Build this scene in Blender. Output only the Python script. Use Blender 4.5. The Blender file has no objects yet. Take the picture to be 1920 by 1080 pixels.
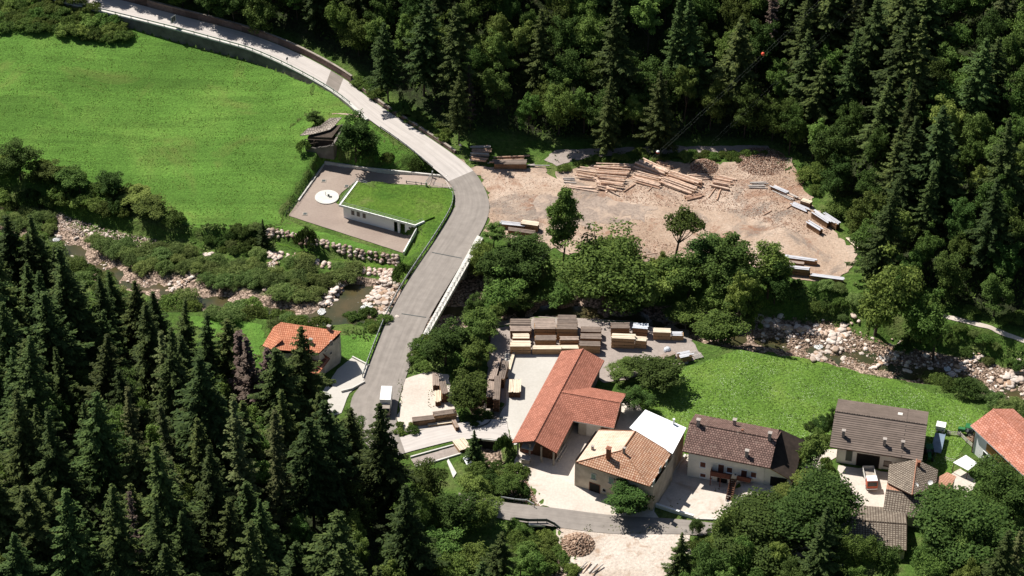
import bpy, bmesh, math, random
import numpy as np
from mathutils import Vector, Matrix, noise
from mathutils.geometry import delaunay_2d_cdt
R = math.radians
S = bpy.context.scene
# ------------------------------------------------------------------ camera, sky, sun, exposure
HC = 325.0; PITCH = R(37.5); F = 960 / math.tan(R(12.5))
cam = bpy.data.cameras.new('camera'); cam.angle = R(25); cam.clip_start = 5; cam.clip_end = 6000
co = bpy.data.objects.new('camera', cam); S.collection.objects.link(co)
co.location = (0, 0, HC); co.rotation_euler = (R(90) - PITCH, 0, 0); S.camera = co
SUN_EL = R(53); SX, SY = -0.55, 0.50           # towards the sun: up-left in the photograph
W = bpy.data.worlds.new("World"); S.world = W; W.use_nodes = True
wn = W.node_tree.nodes; wl = W.node_tree.links
sky = wn.new('ShaderNodeTexSky'); sky.sky_type = 'NISHITA'; sky.sun_disc = False
sky.sun_elevation = SUN_EL; sky.sun_rotation = math.atan2(SX, SY)
wl.new(sky.outputs[0], wn['Background'].inputs[0]); wn['Background'].inputs[1].default_value = 0.052
sl = bpy.data.lights.new('sun', 'SUN'); sl.energy = 5.0; sl.angle = R(0.5); sl.color = (1.0, 0.955, 0.88)
so = bpy.data.objects.new('sun', sl); S.collection.objects.link(so); so.location = (-200, 500, 400)
d_ = Vector((SX / math.hypot(SX, SY) * math.cos(SUN_EL), SY / math.hypot(SX, SY) * math.cos(SUN_EL), math.sin(SUN_EL)))
so.rotation_euler = d_.to_track_quat('Z', 'Y').to_euler()
S.view_settings.view_transform = 'Standard'; S.view_settings.look = 'None'; S.view_settings.gamma = 1
S.view_settings.exposure = 0.58
S.render.resolution_x = 1024; S.render.resolution_y = 576
try:
    S.cycles.max_bounces = 6; S.cycles.diffuse_bounces = 3; S.cycles.transmission_bounces = 3
except Exception: pass
rng = random.Random(7); nrg = np.random.default_rng(7)
COL = S.collection
# ------------------------------------------------------------------ pixel -> place (each thing stands where its ray meets the ground)
def ray(u, v):
    a = u - 960; b = 540 - v
    return (a, F * math.cos(PITCH) + b * math.sin(PITCH), -F * math.sin(PITCH) + b * math.cos(PITCH))
def P0(u, v, z=0.0):
    d = ray(u, v); t = (z - HC) / d[2]
    return Vector((d[0] * t, d[1] * t, z))
def px(l, z=0.0): return np.array([list(P0(q[0], q[1], q[2] if len(q) > 2 else z)) for q in l])
def segdist(X, Y, L):
    best = np.full(X.shape, 1e9); zz = np.zeros(X.shape); side = np.zeros(X.shape)
    for i in range(len(L) - 1):
        ax, ay = L[i][:2]; bx, by = L[i + 1][:2]
        dx, dy = bx - ax, by - ay; l2 = dx * dx + dy * dy + 1e-9
        t = np.clip(((X - ax) * dx + (Y - ay) * dy) / l2, 0, 1)
        d = np.hypot(X - ax - t * dx, Y - ay - t * dy); m = d < best
        best = np.where(m, d, best); zz = np.where(m, L[i][2] + (L[i + 1][2] - L[i][2]) * t, zz)
        side = np.where(m, np.sign(dx * (Y - ay) - dy * (X - ax)), side)
    return best, zz, side
def inside(X, Y, L):
    r = np.zeros(X.shape, bool); n = len(L)
    for i in range(n):
        x1, y1 = L[i][:2]; x2, y2 = L[(i + 1) % n][:2]
        c = ((y1 > Y) != (y2 > Y)) & (X < (x2 - x1) * (Y - y1) / (y2 - y1 + 1e-12) + x1); r ^= c
    return r
def pdist(X, Y, L):                                   # 0 inside, distance outside
    d, _, _ = segdist(X, Y, list(L) + [L[0]]); return np.where(inside(X, Y, L), 0, d)
def sst(a, b, x): t = np.clip((x - a) / (b - a), 0, 1); return t * t * (3 - 2 * t)
def vnoise(X, Y, s, seed=0):                          # value noise
    r = np.random.default_rng(seed).random((256, 256)); x = X / s + 1000.3; y = Y / s + 1000.7
    xi = np.floor(x).astype(int); yi = np.floor(y).astype(int); fx = x - xi; fy = y - yi
    fx = fx * fx * (3 - 2 * fx); fy = fy * fy * (3 - 2 * fy); g = lambda i, j: r[i % 256, j % 256]
    return (g(xi, yi) * (1 - fx) * (1 - fy) + g(xi + 1, yi) * fx * (1 - fy) + g(xi, yi + 1) * (1 - fx) * fy + g(xi + 1, yi + 1) * fx * fy) * 2 - 1
# ------------------------------------------------------------------ the lie of the land
ROADL = [(60,-12,12.8),(110,1,12.2),(200,23,11.2),(327,54,9.8),(430,82,8.5),(480,96,7.8),(560,133,6.5),(640,179,5),(690,225,3.8),(760,272,2.5),(812,316,1.2),(840,338,.4),(853,362,0),(853,386,0),(840,412,0),(815,452,0),(780,503,0),(750,550,0),(725,600,0),(705,650,0),(690,690,0),(680,720,0),(655,750,0),(660,800,0),(700,850,0)]
ROADR = [(110,-28,12.8),(160,-14,12.2),(240,4,11.2),(335,30,9.8),(430,54,8.5),(490,72,7.8),(572,106,6.5),(650,150,5),(708,198,3.8),(785,246,2.5),(850,290,1.2),(886,318,.4),(905,345,0),(917,375,0),(918,400,0),(905,432,0),(870,488,0),(835,545,0),(805,595,0),(786,640,0),(771,680,0),(757,720,0),(746,755,0),(742,800,0),(760,850,0)]
RL = px(ROADL); RR = px(ROADR); RC = (RL + RR) / 2; ROADP = np.vstack([RL, RR[::-1]])
L_FAR = [(-500,-160,16),(60,-40,13),(180,-16,12),(335,22,9.8),(480,60,7.8),(650,138,5),(760,215,3),(868,280,1),(900,268,0),(1040,278,0),(1200,280,0),(1440,278,0),(1500,320,0),(1565,395,0),(1615,470,0),(1640,545,0),(1700,572,0),(1790,588,0),(1920,638,0),(2400,800,0)]
L_NEAR = [(-500,470),(0,575),(300,650),(420,720),(540,790),(620,830),(700,890),(800,1000),(900,1120),(1000,1240)]
L_NR = [(900,1300),(1150,1150),(1300,1095),(1450,1045),(1920,1045),(2500,1045)]
L_FIELD = [(-500,250,-2.6),(0,345,-2.6),(250,400,-2.6),(380,440,-2.6),(540,425,-2.6),(600,400,-2.6),(700,360,-2.6),(880,330,-2.6)]
BED_U = [(-500,270),(0,392),(90,400),(200,435),(300,455),(400,475),(510,503),(640,524),(735,535),(800,520),(880,520),(960,540),(1060,560),(1200,580),(1400,600),(1440,606),(1560,616),(1640,655),(1760,672),(1860,690),(1920,708),(2400,850)]
BED_D = [(2400,960),(1920,765),(1800,735),(1700,722),(1560,697),(1420,668),(1330,652),(1200,610),(1000,600),(900,625),(810,660),(720,640),(640,628),(580,615),(500,600),(440,590),(380,585),(300,578),(220,556),(100,486),(0,436),(-500,330)]
STREAM = [(-300,350),(0,405),(80,430),(110,462),(200,515),(240,537),(310,548),(430,575),(540,598),(600,595),(660,580),(740,585),(800,585),(880,585),(1000,580),(1200,605),(1350,625),(1430,638),(1500,655),(1560,668),(1620,675),(1700,695),(1760,705),(1850,722),(1920,745),(2300,860)]
BED = px(BED_U + BED_D, -6); STR = px(STREAM, -6)
SIDE = px([(880,735),(905,780),(912,805),(917,835),(930,880),(950,925),(985,960),(1003,1000),(1025,1040),(1045,1090),(1060,1140)], -2.4)
farp = px(L_FAR); FARP = np.vstack([farp, [[1500, 300, 0], [1500, 2500, 0], [-1500, 2500, 0], [-1500, 700, 0]]])
nearp = px(L_NEAR); NEARP = np.vstack([nearp, [[0, 200, 0], [0, -600, 0], [-1500, -600, 0], [-1500, 400, 0]]])
nrp = px(L_NR); NRP = np.vstack([nrp, [[1500, 300, 0], [1500, -600, 0], [0, -600, 0], [0, 200, 0]]])
fieldp = px(L_FIELD); FIELDP = np.vstack([fieldp, RC[11::-1], [[-300, 800, 0], [-1500, 800, 0], [-1500, 500, 0]]])
PAD = px([(606,308),(690,318),(840,336),(852,350),(800,352),(800,440),(762,482),(534,410)], -3.2)
DRIVE = px([(690,316,-2.4),(848,330,0),(856,352,0),(800,352,-.5),(690,342,-2.4)])
BERM = px([(676,344,.6),(700,341,.6),(795,347,.4),(850,360,.1),(850,390,0),(812,446,-.2),(792,432,.5),(783,424,.8)])
def land(X, Y):
    dr, zr, _ = segdist(X, Y, RC)
    field = -2.6 + 0.128 * np.minimum(segdist(X, Y, fieldp)[0], 300)
    field = field + 0.5 * vnoise(X, Y, 22, 3) + .25 * vnoise(X, Y, 9, 4)
    inf = inside(X, Y, FIELDP); rdd = pdist(X, Y, ROADP)
    wh = np.interp(X, [P0(60,0,12).x, P0(200,20,11).x, P0(330,54,9.8).x, P0(480,96,7.8).x, P0(560,133,6.5).x, P0(625,170,5).x], [1.8, 2.4, 3.1, 2.9, 1.6, .4])
    field = np.where(X < P0(700,230,3.8).x, np.maximum(field, zr - wh - np.maximum(rdd - 1.5, 0) * .16), field)
    leftlow = pdist(X, Y, px([(-500,250),(0,345),(250,400),(380,440),(540,425),(620,420),(760,470),(740,520),(600,600),(0,470),(-500,400)], -2))
    H = np.where(inf, field, zr)
    H = H + (-2.6 - H) * (1 - sst(0, 8, leftlow)) * (~inf)
    # far and near valley sides
    d = np.where(inside(X, Y, FARP), segdist(X, Y, farp)[0], 0); dd = np.minimum(d, 700)
    H = H + 0.52 * (np.sqrt(dd * dd + 16) - 4) + sst(2, 14, d) * (1.2 * vnoise(X, Y, 11, 5) + .5 * vnoise(X, Y, 4, 6))
    d = np.where(inside(X, Y, NEARP), segdist(X, Y, nearp)[0], 0); dd = np.minimum(d, 250)
    H = H + 0.34 * (np.sqrt(dd * dd + 25) - 5) + sst(2, 14, d) * vnoise(X, Y, 10, 8)
    d = np.where(inside(X, Y, NRP), segdist(X, Y, nrp)[0], 0); dd = np.minimum(d, 250)
    H = H + 0.3 * (np.sqrt(dd * dd + 25) - 5)
    # terraces of boulders between the forecourt and the stream
    t1 = pdist(X, Y, px([(300,458,-4.7),(500,451,-4.7),(600,481,-4.7),(750,503,-4.7),(790,523,-4.7),(700,623,-4.7),(300,603,-4.7)]))
    H = np.where((t1 < 1.6), np.minimum(H, -4.7 + t1), H)
    # the stream bed
    b = pdist(X, Y, BED); ds = segdist(X, Y, STR)[0]
    bz = -6.0 + np.minimum(ds * .19, 1.0) + .4 * vnoise(X, Y, 3.1, 11) + .3 * vnoise(X, Y, 1.4, 12)
    pl = pdist(X, Y, px([(600,606),(625,572),(655,540),(735,545),(705,580),(675,628),(620,622)], -6)); bz = np.where(pl < 1, -6.5, bz)
    rmp = np.where((X < -8) & (Y > 400), 3.0, 7.0)
    H = H + (np.minimum(bz, H) - H) * (1 - sst(0, 1, b / rmp))
    s = segdist(X, Y, SIDE)[0]; H = H + (np.minimum(-2.4 + .3 * vnoise(X, Y, 2, 15), H) - H) * (1 - sst(1.3, 4.2, s))
    # road bench (not over the bridge span)
    span = (RC[:, 1].min(), 0)
    wall = (X < P0(585, 140, 6.5).x) & inf
    w2 = np.where(wall, .5, 5.0); dr = pdist(X, Y, ROADP)
    onb = (Y < P0(840, 480).y) & (Y > P0(775, 592).y)
    k = (1 - sst(.25, .25 + w2, dr)) * np.where(onb & (dr < 12), 0, 1)
    H = H + (zr - H) * k
    # forecourt of the white flat building, its drive and the planted bank behind it
    p = pdist(X, Y, PAD); H = H + (-3.2 - H) * (1 - sst(0, .9, p))
    p = pdist(X, Y, DRIVE); x0, x1 = P0(700, 330, -2).x, P0(848, 340, 0).x
    H = H + ((-3.2 + 3.2 * sst(x0, x1, X)) - H) * (1 - sst(0, .9, p))
    p = pdist(X, Y, BERM); H = H + ((.15 + .6 * (1 - sst(P0(700,380).x, P0(840,380).x, X)) + .12 * vnoise(X, Y, 4, 21)) - H) * (1 - sst(0, 1.6, p))
    p = pdist(X, Y, px([(1392,905),(1434,900),(1484,912),(1478,940),(1425,932)], 1.8)); H = H + (1.7 - H) * (1 - sst(0, 3, p))
    return H
def axis(lo, hi, st, ext):
    a = list(np.arange(lo, hi, st)); s = st; x = a[0]; pre = []
    while x > ext[0]: s *= 1.25; x -= s; pre.append(x)
    s = st; x = a[-1]; post = []
    while x < ext[1]: s *= 1.25; x += s; post.append(x)
    return np.array(pre[::-1] + a + post)
GX = axis(-172, 172, .8, (-1400, 1400)); GY = axis(308, 600, .8, (-300, 2300))
GXX, GYY = np.meshgrid(GX, GY, indexing='ij'); GH = land(GXX, GYY)
def Hn(x, y):
    x = np.asarray(x, float); y = np.asarray(y, float)
    i = np.clip(np.searchsorted(GX, x) - 1, 0, len(GX) - 2); j = np.clip(np.searchsorted(GY, y) - 1, 0, len(GY) - 2)
    fx = (x - GX[i]) / (GX[i + 1] - GX[i]); fy = (y - GY[j]) / (GY[j + 1] - GY[j])
    return GH[i, j] * (1 - fx) * (1 - fy) + GH[i + 1, j] * fx * (1 - fy) + GH[i, j + 1] * (1 - fx) * fy + GH[i + 1, j + 1] * fx * fy
def H(x, y): return float(Hn(x, y))
def P(u, v, h=0.0):                                   # where the ray meets the ground raised by h; returns the ground point
    d = ray(u, v); ts = np.linspace(.05, .14, 400) * (1 / 1.0)
    t = np.linspace((90 - HC) / d[2], (-12 - HC) / d[2], 500)
    g = HC + d[2] * t - (Hn(d[0] * t, d[1] * t) + h); k = int(np.argmax(g < 0))
    if k == 0: q = P0(u, v, h); return Vector((q.x, q.y, H(q.x, q.y)))
    f = g[k - 1] / (g[k - 1] - g[k] + 1e-12); tt = t[k - 1] + (t[k] - t[k - 1]) * f
    return Vector((d[0] * tt, d[1] * tt, H(d[0] * tt, d[1] * tt)))
def proj(p):
    x, y, z = p[0], p[1], p[2] - HC
    dep = y * math.cos(PITCH) - z * math.sin(PITCH); up = y * math.sin(PITCH) + z * math.cos(PITCH)
    return 960 + F * x / dep, 540 - F * up / dep
def hgt(base, vtop):                                  # height whose top shows at row vtop
    lo, hi = 0.0, 60.0
    for _ in range(30):
        m = (lo + hi) / 2
        if proj((base[0], base[1], base[2] + m))[1] > vtop: lo = m
        else: hi = m
    return lo
def pxm(p): return F / (p[1] * math.cos(PITCH) + (HC - p[2]) * math.sin(PITCH))
# ------------------------------------------------------------------ materials
def nt(m): m.use_nodes = True; n = m.node_tree.nodes; l = m.node_tree.links; return n, l, n['Principled BSDF']
def ramp(n, l, src, stops):
    r = n.new('ShaderNodeValToRGB'); e = r.color_ramp.elements
    while len(e) < len(stops): e.new(.5)
    for k, (p, c) in enumerate(stops): e[k].position = p; e[k].color = (*c, 1)
    l.new(src, r.inputs[0]); return r
def noi(n, l, sc, det=4, vec=None, ro=.6, dist=0):
    t = n.new('ShaderNodeTexNoise'); t.inputs['Scale'].default_value = sc; t.inputs['Detail'].default_value = det
    t.inputs['Roughness'].default_value = ro; t.inputs['Distortion'].default_value = dist
    if vec: l.new(vec, t.inputs['Vector'])
    return t
def mix(n, l, a, b, f, mode='MIX'):
    x = n.new('ShaderNodeMix'); x.data_type = 'RGBA'; x.blend_type = mode
    for s, k in ((a, 6), (b, 7), (f, 0)):
        if isinstance(s, (tuple, float, int)): x.inputs[k].default_value = (*s, 1) if isinstance(s, tuple) else s
        else: l.new(s, x.inputs[k])
    return x.outputs[2]
def bump(n, l, b, src, st, di=.1, prev=None):
    x = n.new('ShaderNodeBump'); x.inputs['Strength'].default_value = st; x.inputs['Distance'].default_value = di
    l.new(src, x.inputs['Height'])
    if prev: l.new(prev, x.inputs['Normal'])
    l.new(x.outputs[0], b.inputs['Normal']); return x.outputs[0]
def coord(n, kind='Object'): return n.new('ShaderNodeTexCoord').outputs[kind]
def geo(n): return n.new('ShaderNodeNewGeometry').outputs['Position']
def plain(name, c, ro=.7, var=.18, sc=1.2, bmp=.0, met=0, spec=.3):
    m = bpy.data.materials.new(name); n, l, b = nt(m); g = geo(n)
    t = noi(n, l, sc, 5, g); r = ramp(n, l, t.outputs[0], [(.3, tuple(x * (1 - var) for x in c)), (.7, tuple(min(1, x * (1 + var)) for x in c))])
    l.new(r.outputs[0], b.inputs['Base Color']); b.inputs['Roughness'].default_value = ro; b.inputs['Metallic'].default_value = met
    b.inputs['Specular IOR Level'].default_value = spec
    if bmp: bump(n, l, b, noi(n, l, sc * 6, 4, g).outputs[0], bmp, .08)
    return m
def ground_mat(name, stops, fine, sc1=.08, sc2=1.1, bstr=.6, bdist=.25, spots=None, fl=None):
    m = bpy.data.materials.new(name); n, l, b = nt(m); g = geo(n)
    a = noi(n, l, sc1, 6, g, .65, .4); r = ramp(n, l, a.outputs[0], stops)
    f = noi(n, l, sc2, 5, g, .7); r2 = ramp(n, l, f.outputs[0], [(.33, (1 - fine,) * 3), (.5, (1,) * 3), (.68, (1 + fine,) * 3)])
    c = mix(n, l, r.outputs[0], r2.outputs[0], 1.0, 'MULTIPLY')
    if spots:                                         # patches of another colour with a shape of their own
        for sc, lo, hi, colr, k in spots:
            t = noi(n, l, sc, 5, g, .7, .8); rr = ramp(n, l, t.outputs[0], [(lo, (0,) * 3), (hi, (k,) * 3)]); c = mix(n, l, c, colr, rr.outputs[0])
    if name == 'meadow_grass':                        # faint bands left by mowing along the slope
        mp = n.new('ShaderNodeMapping'); mp.inputs['Scale'].default_value = (.025, .3, .1); mp.inputs['Rotation'].default_value = (0, 0, .25); l.new(g, mp.inputs[0])
        w = noi(n, l, 1.0, 3, mp.outputs[0], .6, .6); rw = ramp(n, l, w.outputs[0], [(.38, (.84,) * 3), (.6, (1.1,) * 3)]); c = mix(n, l, c, rw.outputs[0], 1.0, 'MULTIPLY')
    if fl:                                            # tiny blossoms
        v = n.new('ShaderNodeTexVoronoi'); v.inputs['Scale'].default_value = fl[0]; l.new(g, v.inputs['Vector'])
        rr = ramp(n, l, v.outputs['Distance'], [(fl[1], (1,) * 3), (fl[1] + .08, (0,) * 3)])
        t = noi(n, l, .13, 4, g, .7); r3 = ramp(n, l, t.outputs[0], [(.40, (0,) * 3), (.6, (1,) * 3)])
        k = mix(n, l, rr.outputs[0], r3.outputs[0], 1.0, 'MULTIPLY'); c = mix(n, l, c, fl[2], k)
    l.new(c, b.inputs['Base Color']); b.inputs['Roughness'].default_value = .95; b.inputs['Specular IOR Level'].default_value = .15
    p = bump(n, l, b, f.outputs[0], bstr, bdist)
    f2 = noi(n, l, sc2 * 3.2, 3, g); bump(n, l, b, f2.outputs[0], bstr * .8, bdist * .4, p)
    return m
M = {}
M['meadow'] = ground_mat('meadow_grass', [(.3, (.086, .185, .028)), (.5, (.104, .216, .034)), (.7, (.14, .245, .044))], .3, .05, 2.0, 1.0, .45,
    spots=[(.035, .56, .68, (.17, .19, .05), .5), (.5, .71, .78, (.24, .19, .1), .5), (1.1, .63, .70, (.03, .07, .01), .8), (.018, .5, .6, (.055, .12, .018), .4)])  # fine dark-green flecks put the grass's little shadow dots into the colour
M['flower'] = ground_mat('flowering_meadow_grass', [(.3, (.078, .155, .022)), (.55, (.11, .2, .03)), (.75, (.16, .24, .044))], .5, .07, 1.7, 1, .5,
    spots=[(.8, .64, .74, (.03, .09, .012), .7)], fl=(2.6, .2, (.42, .5, .3)))
M['lawn'] = ground_mat('rough_lawn', [(.3, (.055, .12, .015)), (.55, (.085, .155, .02)), (.75, (.13, .16, .045))], .35, .12, 1.2, 1, .4,
    spots=[(.6, .62, .72, (.03, .075, .012), .8), (.35, .66, .74, (.2, .19, .09), .5)])
M['dirt'] = ground_mat('timber_yard_dirt', [(.3, (.27, .185, .13)), (.48, (.39, .29, .22)), (.68, (.52, .42, .34))], .22, .04, 1.6, .7, .3,
    spots=[(.055, .52, .62, (.2, .165, .14), .85), (.1, .54, .66, (.25, .135, .085), .85), (1.6, .58, .68, (.22, .11, .07), .7), (2.2, .60, .68, (.66, .56, .48), .7)])
M['gravel'] = ground_mat('pale_gravel', [(.3, (.46, .40, .345)), (.6, (.56, .5, .44))], .1, .06, 2, .3, .1, spots=[(.12, .56, .70, (.36, .285, .22), .75), (.6, .62, .7, (.38, .31, .25), .6)])
M['gravel_d'] = ground_mat('brown_gravel', [(.3, (.25, .21, .185)), (.6, (.33, .28, .25))], .15, .1, 2, .4, .15, spots=[(.2, .6, .7, (.4, .33, .27), .6)])
M['concrete'] = ground_mat('concrete_paving', [(.3, (.41, .385, .345)), (.6, (.48, .455, .415))], .06, .05, 2, .1, .05, spots=[(.16, .58, .72, (.43, .395, .35), .8), (.5, .68, .75, (.34, .25, .17), .7)])
M['pad'] = ground_mat('forecourt_asphalt', [(.3, (.25, .195, .165)), (.65, (.315, .255, .215))], .08, .07, 2, .15, .05, spots=[(.2, .64, .7, (.2, .16, .15), .5)])
M['bank'] = ground_mat('scrubby_bank', [(.25, (.035, .075, .012)), (.5, (.065, .115, .02)), (.75, (.13, .15, .05))], .4, .15, 1.3, 1, .5,
    spots=[(.25, .60, .7, (.2, .17, .1), .5)])
M['white'] = plain('white_paint', (.74, .74, .72), .6, .06)
M['disc'] = plain('weathered_white_concrete', (.62, .6, .56), .85, .12, .8, .1)
M['roofwhite'] = plain('white_roof_sheet', (.78, .79, .8), .5, .04, .4)
M['metal'] = plain('galvanised_steel', (.42, .45, .45), .45, .15, 1, 0, .6)
M['metald'] = plain('dark_steel', (.07, .08, .08), .5, .2, 1, 0, .3)
M['concw'] = plain('bare_concrete', (.55, .53, .49), .9, .15, .7, .3)
M['stonew'] = plain('wall_concrete', (.30, .26, .22), .9, .3, .5, .5)
M['darkwall'] = plain('weathered_masonry', (.14, .125, .11), .95, .45, .35, .7)
M['glass'] = plain('dark_glass', (.02, .025, .03), .12, .1, 1, 0, 0, .6)
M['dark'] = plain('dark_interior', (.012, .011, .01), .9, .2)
M['brownwood'] = plain('brown_wood', (.10, .045, .025), .8, .3, 2)
M['redwood'] = plain('brown_painted_wood', (.13, .045, .03), .8, .3, 2)
M['shutter'] = plain('grey_green_shutter', (.16, .24, .2), .8, .2)
M['greyteal'] = plain('grey_timber', (.1, .11, .09), .8, .2)
M['bark'] = plain('bark', (.06, .045, .035), .95, .4, 2, .5)
M['rust'] = plain('rust_red_paint', (.45, .09, .04), .5, .15, 1)
M['rubber'] = plain('black_rubber', (.02, .02, .02), .8, .2)
M['green'] = plain('tractor_green_paint', (.02, .13, .04), .5, .15)
M['bluet'] = plain('blue_grey_steel_bed', (.17, .22, .28), .5, .2, .8)
M['foam'] = plain('white_water', (.82, .82, .8), .4, .1, 2, .5)
M['tar'] = plain('tar_roofing', (.04, .028, .022), .9, .4, .6, .3)
M['ball'] = plain('marker_red', (.75, .10, .05), .5, .05)
M['chim'] = plain('chimney_render', (.34, .3, .27), .9, .25, 1.2, .3)
M['brick'] = plain('chimney_brick', (.24, .1, .06), .9, .3, 2, .4)
M['fabric'] = plain('plastic_sheeting', (.5, .53, .58), .5, .2, 1.5, .4)
def leaf(name, c, c2, tr=.25, ov=.35):
    m = bpy.data.materials.new(name); n, l, b = nt(m)
    g = n.new('ShaderNodeNewGeometry'); oi = n.new('ShaderNodeObjectInfo')
    r = ramp(n, l, g.outputs['Random Per Island'], [(0, c), (1, c2)])
    hs = n.new('ShaderNodeHueSaturation'); l.new(r.outputs[0], hs.inputs['Color'])
    mr = n.new('ShaderNodeMapRange'); mr.inputs[3].default_value = 1 - ov; mr.inputs[4].default_value = 1 + ov; l.new(oi.outputs['Random'], mr.inputs[0]); l.new(mr.outputs[0], hs.inputs['Value'])
    mt = n.new('ShaderNodeMath'); mt.operation = 'FRACT'; m2 = n.new('ShaderNodeMath'); m2.operation = 'MULTIPLY'; m2.inputs[1].default_value = 7.31
    l.new(oi.outputs['Random'], m2.inputs[0]); l.new(m2.outputs[0], mt.inputs[0])
    mh = n.new('ShaderNodeMapRange'); mh.inputs[3].default_value = .475; mh.inputs[4].default_value = .52; l.new(mt.outputs[0], mh.inputs[0]); l.new(mh.outputs[0], hs.inputs['Hue'])
    l.new(hs.outputs[0], b.inputs['Base Color']); b.inputs['Roughness'].default_value = .75; b.inputs['Specular IOR Level'].default_value = .12
    t = n.new('ShaderNodeBsdfTranslucent'); l.new(hs.outputs[0], t.inputs[0]); ms = n.new('ShaderNodeMixShader'); ms.inputs[0].default_value = tr
    l.new(b.outputs[0], ms.inputs[1]); l.new(t.outputs[0], ms.inputs[2]); l.new(ms.outputs[0], n['Material Output'].inputs[0])
    return m
M['needle'] = leaf('spruce_needles', (.027, .047, .013), (.078, .108, .028), .14)
M['larch'] = leaf('larch_needles', (.07, .09, .03), (.12, .13, .05), .2)
M['deadtwig'] = leaf('dead_twigs', (.075, .05, .04), (.13, .095, .08), .05)
M['leaf'] = leaf('broad_leaves', (.052, .094, .02), (.145, .215, .046), .32)
M['leafd'] = leaf('dark_broad_leaves', (.034, .066, .014), (.085, .138, .03), .25, .2)
M['leafy'] = leaf('bright_broad_leaves', (.09, .145, .028), (.21, .285, .07), .32)
M['willow'] = leaf('willow_leaves', (.10, .155, .04), (.215, .28, .09), .35)
M['weed'] = leaf('weeds', (.05, .09, .018), (.14, .17, .05), .25)
M['grassb'] = leaf('grass_blades', (.075, .16, .022), (.15, .26, .05), .3)
def tile(name, c1, c2, mortar, w=.42, h=.42, off=.5, bs=.5, mort=.06, patch=None, patchk=.5):
    m = bpy.data.materials.new(name); n, l, b = nt(m); uv = coord(n, 'UV')
    k = n.new('ShaderNodeTexBrick'); k.inputs['Scale'].default_value = 1; k.inputs['Brick Width'].default_value = w; k.inputs['Row Height'].default_value = h
    k.offset = off; k.inputs['Mortar Size'].default_value = mort; k.inputs['Mortar Smooth'].default_value = .4
    for i, c in ((1, c1), (2, c2), (3, mortar)): k.inputs[i].default_value = (*c, 1)
    l.new(uv, k.inputs['Vector']); g = geo(n)
    t = noi(n, l, .35, 5, g, .7, .5); r = ramp(n, l, t.outputs[0], [(.3, (.78,) * 3), (.7, (1.15,) * 3)])
    c = mix(n, l, k.outputs['Color'], r.outputs[0], 1.0, 'MULTIPLY')
    if patch: t2 = noi(n, l, 1.1, 6, g, .75); r2 = ramp(n, l, t2.outputs[0], [(.56, (0,) * 3), (.66, (patchk,) * 3)]); c = mix(n, l, c, patch, r2.outputs[0])
    l.new(c, b.inputs['Base Color']); b.inputs['Roughness'].default_value = .85; b.inputs['Specular IOR Level'].default_value = .2
    x = n.new('ShaderNodeMath'); x.operation = 'SUBTRACT'; x.inputs[0].default_value = 1; l.new(k.outputs['Fac'], x.inputs[1])
    bump(n, l, b, x.outputs[0], bs, .08); return m
M['t_saw'] = tile('sawmill_clay_tiles', (.47, .2, .14), (.34, .135, .09), (.2, .07, .045), .5, .45, .5, .7)
M['t_house'] = tile('bright_clay_tiles', (.6, .27, .16), (.48, .18, .1), (.32, .1, .05), .45, .6, 0, .8)
M['t_old'] = tile('old_pale_clay_tiles', (.62, .44, .32), (.52, .31, .2), (.3, .13, .07), .5, .5, 0, .8, .09, patch=(.24, .08, .045), patchk=.8)
M['t_oldpale'] = tile('weathered_sunlit_tiles', (.66, .52, .42), (.6, .46, .36), (.5, .33, .23), .5, .5, 0, .5, .05, patch=(.3, .12, .07), patchk=.45)  # weathered pale tiles, with the slope's sunlit brightness put into the colour
M['worksite'] = ground_mat('churned_earth', [(.28, (.40, .32, .255)), (.5, (.52, .45, .385)), (.72, (.6, .53, .47))], .2, .09, 1.6, .7, .3, spots=[(.25, .54, .66, (.33, .22, .15), .75), (1.2, .62, .7, (.28, .19, .13), .6)])
M['t_farm'] = tile('weathered_brown_tiles', (.26, .165, .138), (.15, .095, .08), (.06, .034, .028), .55, .5, .5, .7, .08, patch=(.35, .27, .22))
M['t_barn'] = tile('grey_brown_tiles', (.20, .155, .13), (.165, .128, .106), (.065, .052, .045), 30.0, .52, .5, .8, .09)
M['t_grey'] = tile('lichen_grey_tiles', (.31, .265, .21), (.2, .17, .135), (.09, .065, .05), .55, .5, 0, .8, .1, patch=(.33, .27, .21))
M['t_right'] = tile('new_clay_tiles', (.55, .26, .19), (.4, .16, .1), (.3, .1, .07), .6, .55, .5, .6)
M['t_orange'] = tile('pinkish_tiles', (.5, .28, .19), (.42, .22, .14), (.3, .15, .1), .5, .5, 0, .5, .08, patch=(.2, .16, .13))
M['t_shingle'] = tile('silvered_shingles', (.36, .31, .26), (.24, .2, .165), (.1, .08, .07), .6, .7, .5, .6, .08, patch=(.5, .46, .42))
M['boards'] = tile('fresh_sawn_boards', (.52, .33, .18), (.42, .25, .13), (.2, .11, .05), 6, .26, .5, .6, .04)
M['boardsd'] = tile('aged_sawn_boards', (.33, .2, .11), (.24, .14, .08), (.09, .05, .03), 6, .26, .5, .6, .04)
M['ends'] = tile('board_ends', (.3, .15, .08), (.2, .1, .05), (.03, .015, .01), .3, .26, 0, .8, .08)
M['coverg'] = plain('grey_weathered_cover_boards', (.29, .225, .185), .85, .2, .9, .3)
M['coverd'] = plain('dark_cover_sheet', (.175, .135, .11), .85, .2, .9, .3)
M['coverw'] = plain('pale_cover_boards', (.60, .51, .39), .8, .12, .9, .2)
M['coverb'] = plain('bluish_grey_sheet', (.46, .46, .49), .6, .1, .9)
M['log'] = plain('peeled_log', (.60, .44, .34), .85, .3, 1.3, .5)
M['logbark'] = plain('log_with_bark', (.42, .27, .19), .9, .35, 1.3, .6)
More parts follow.
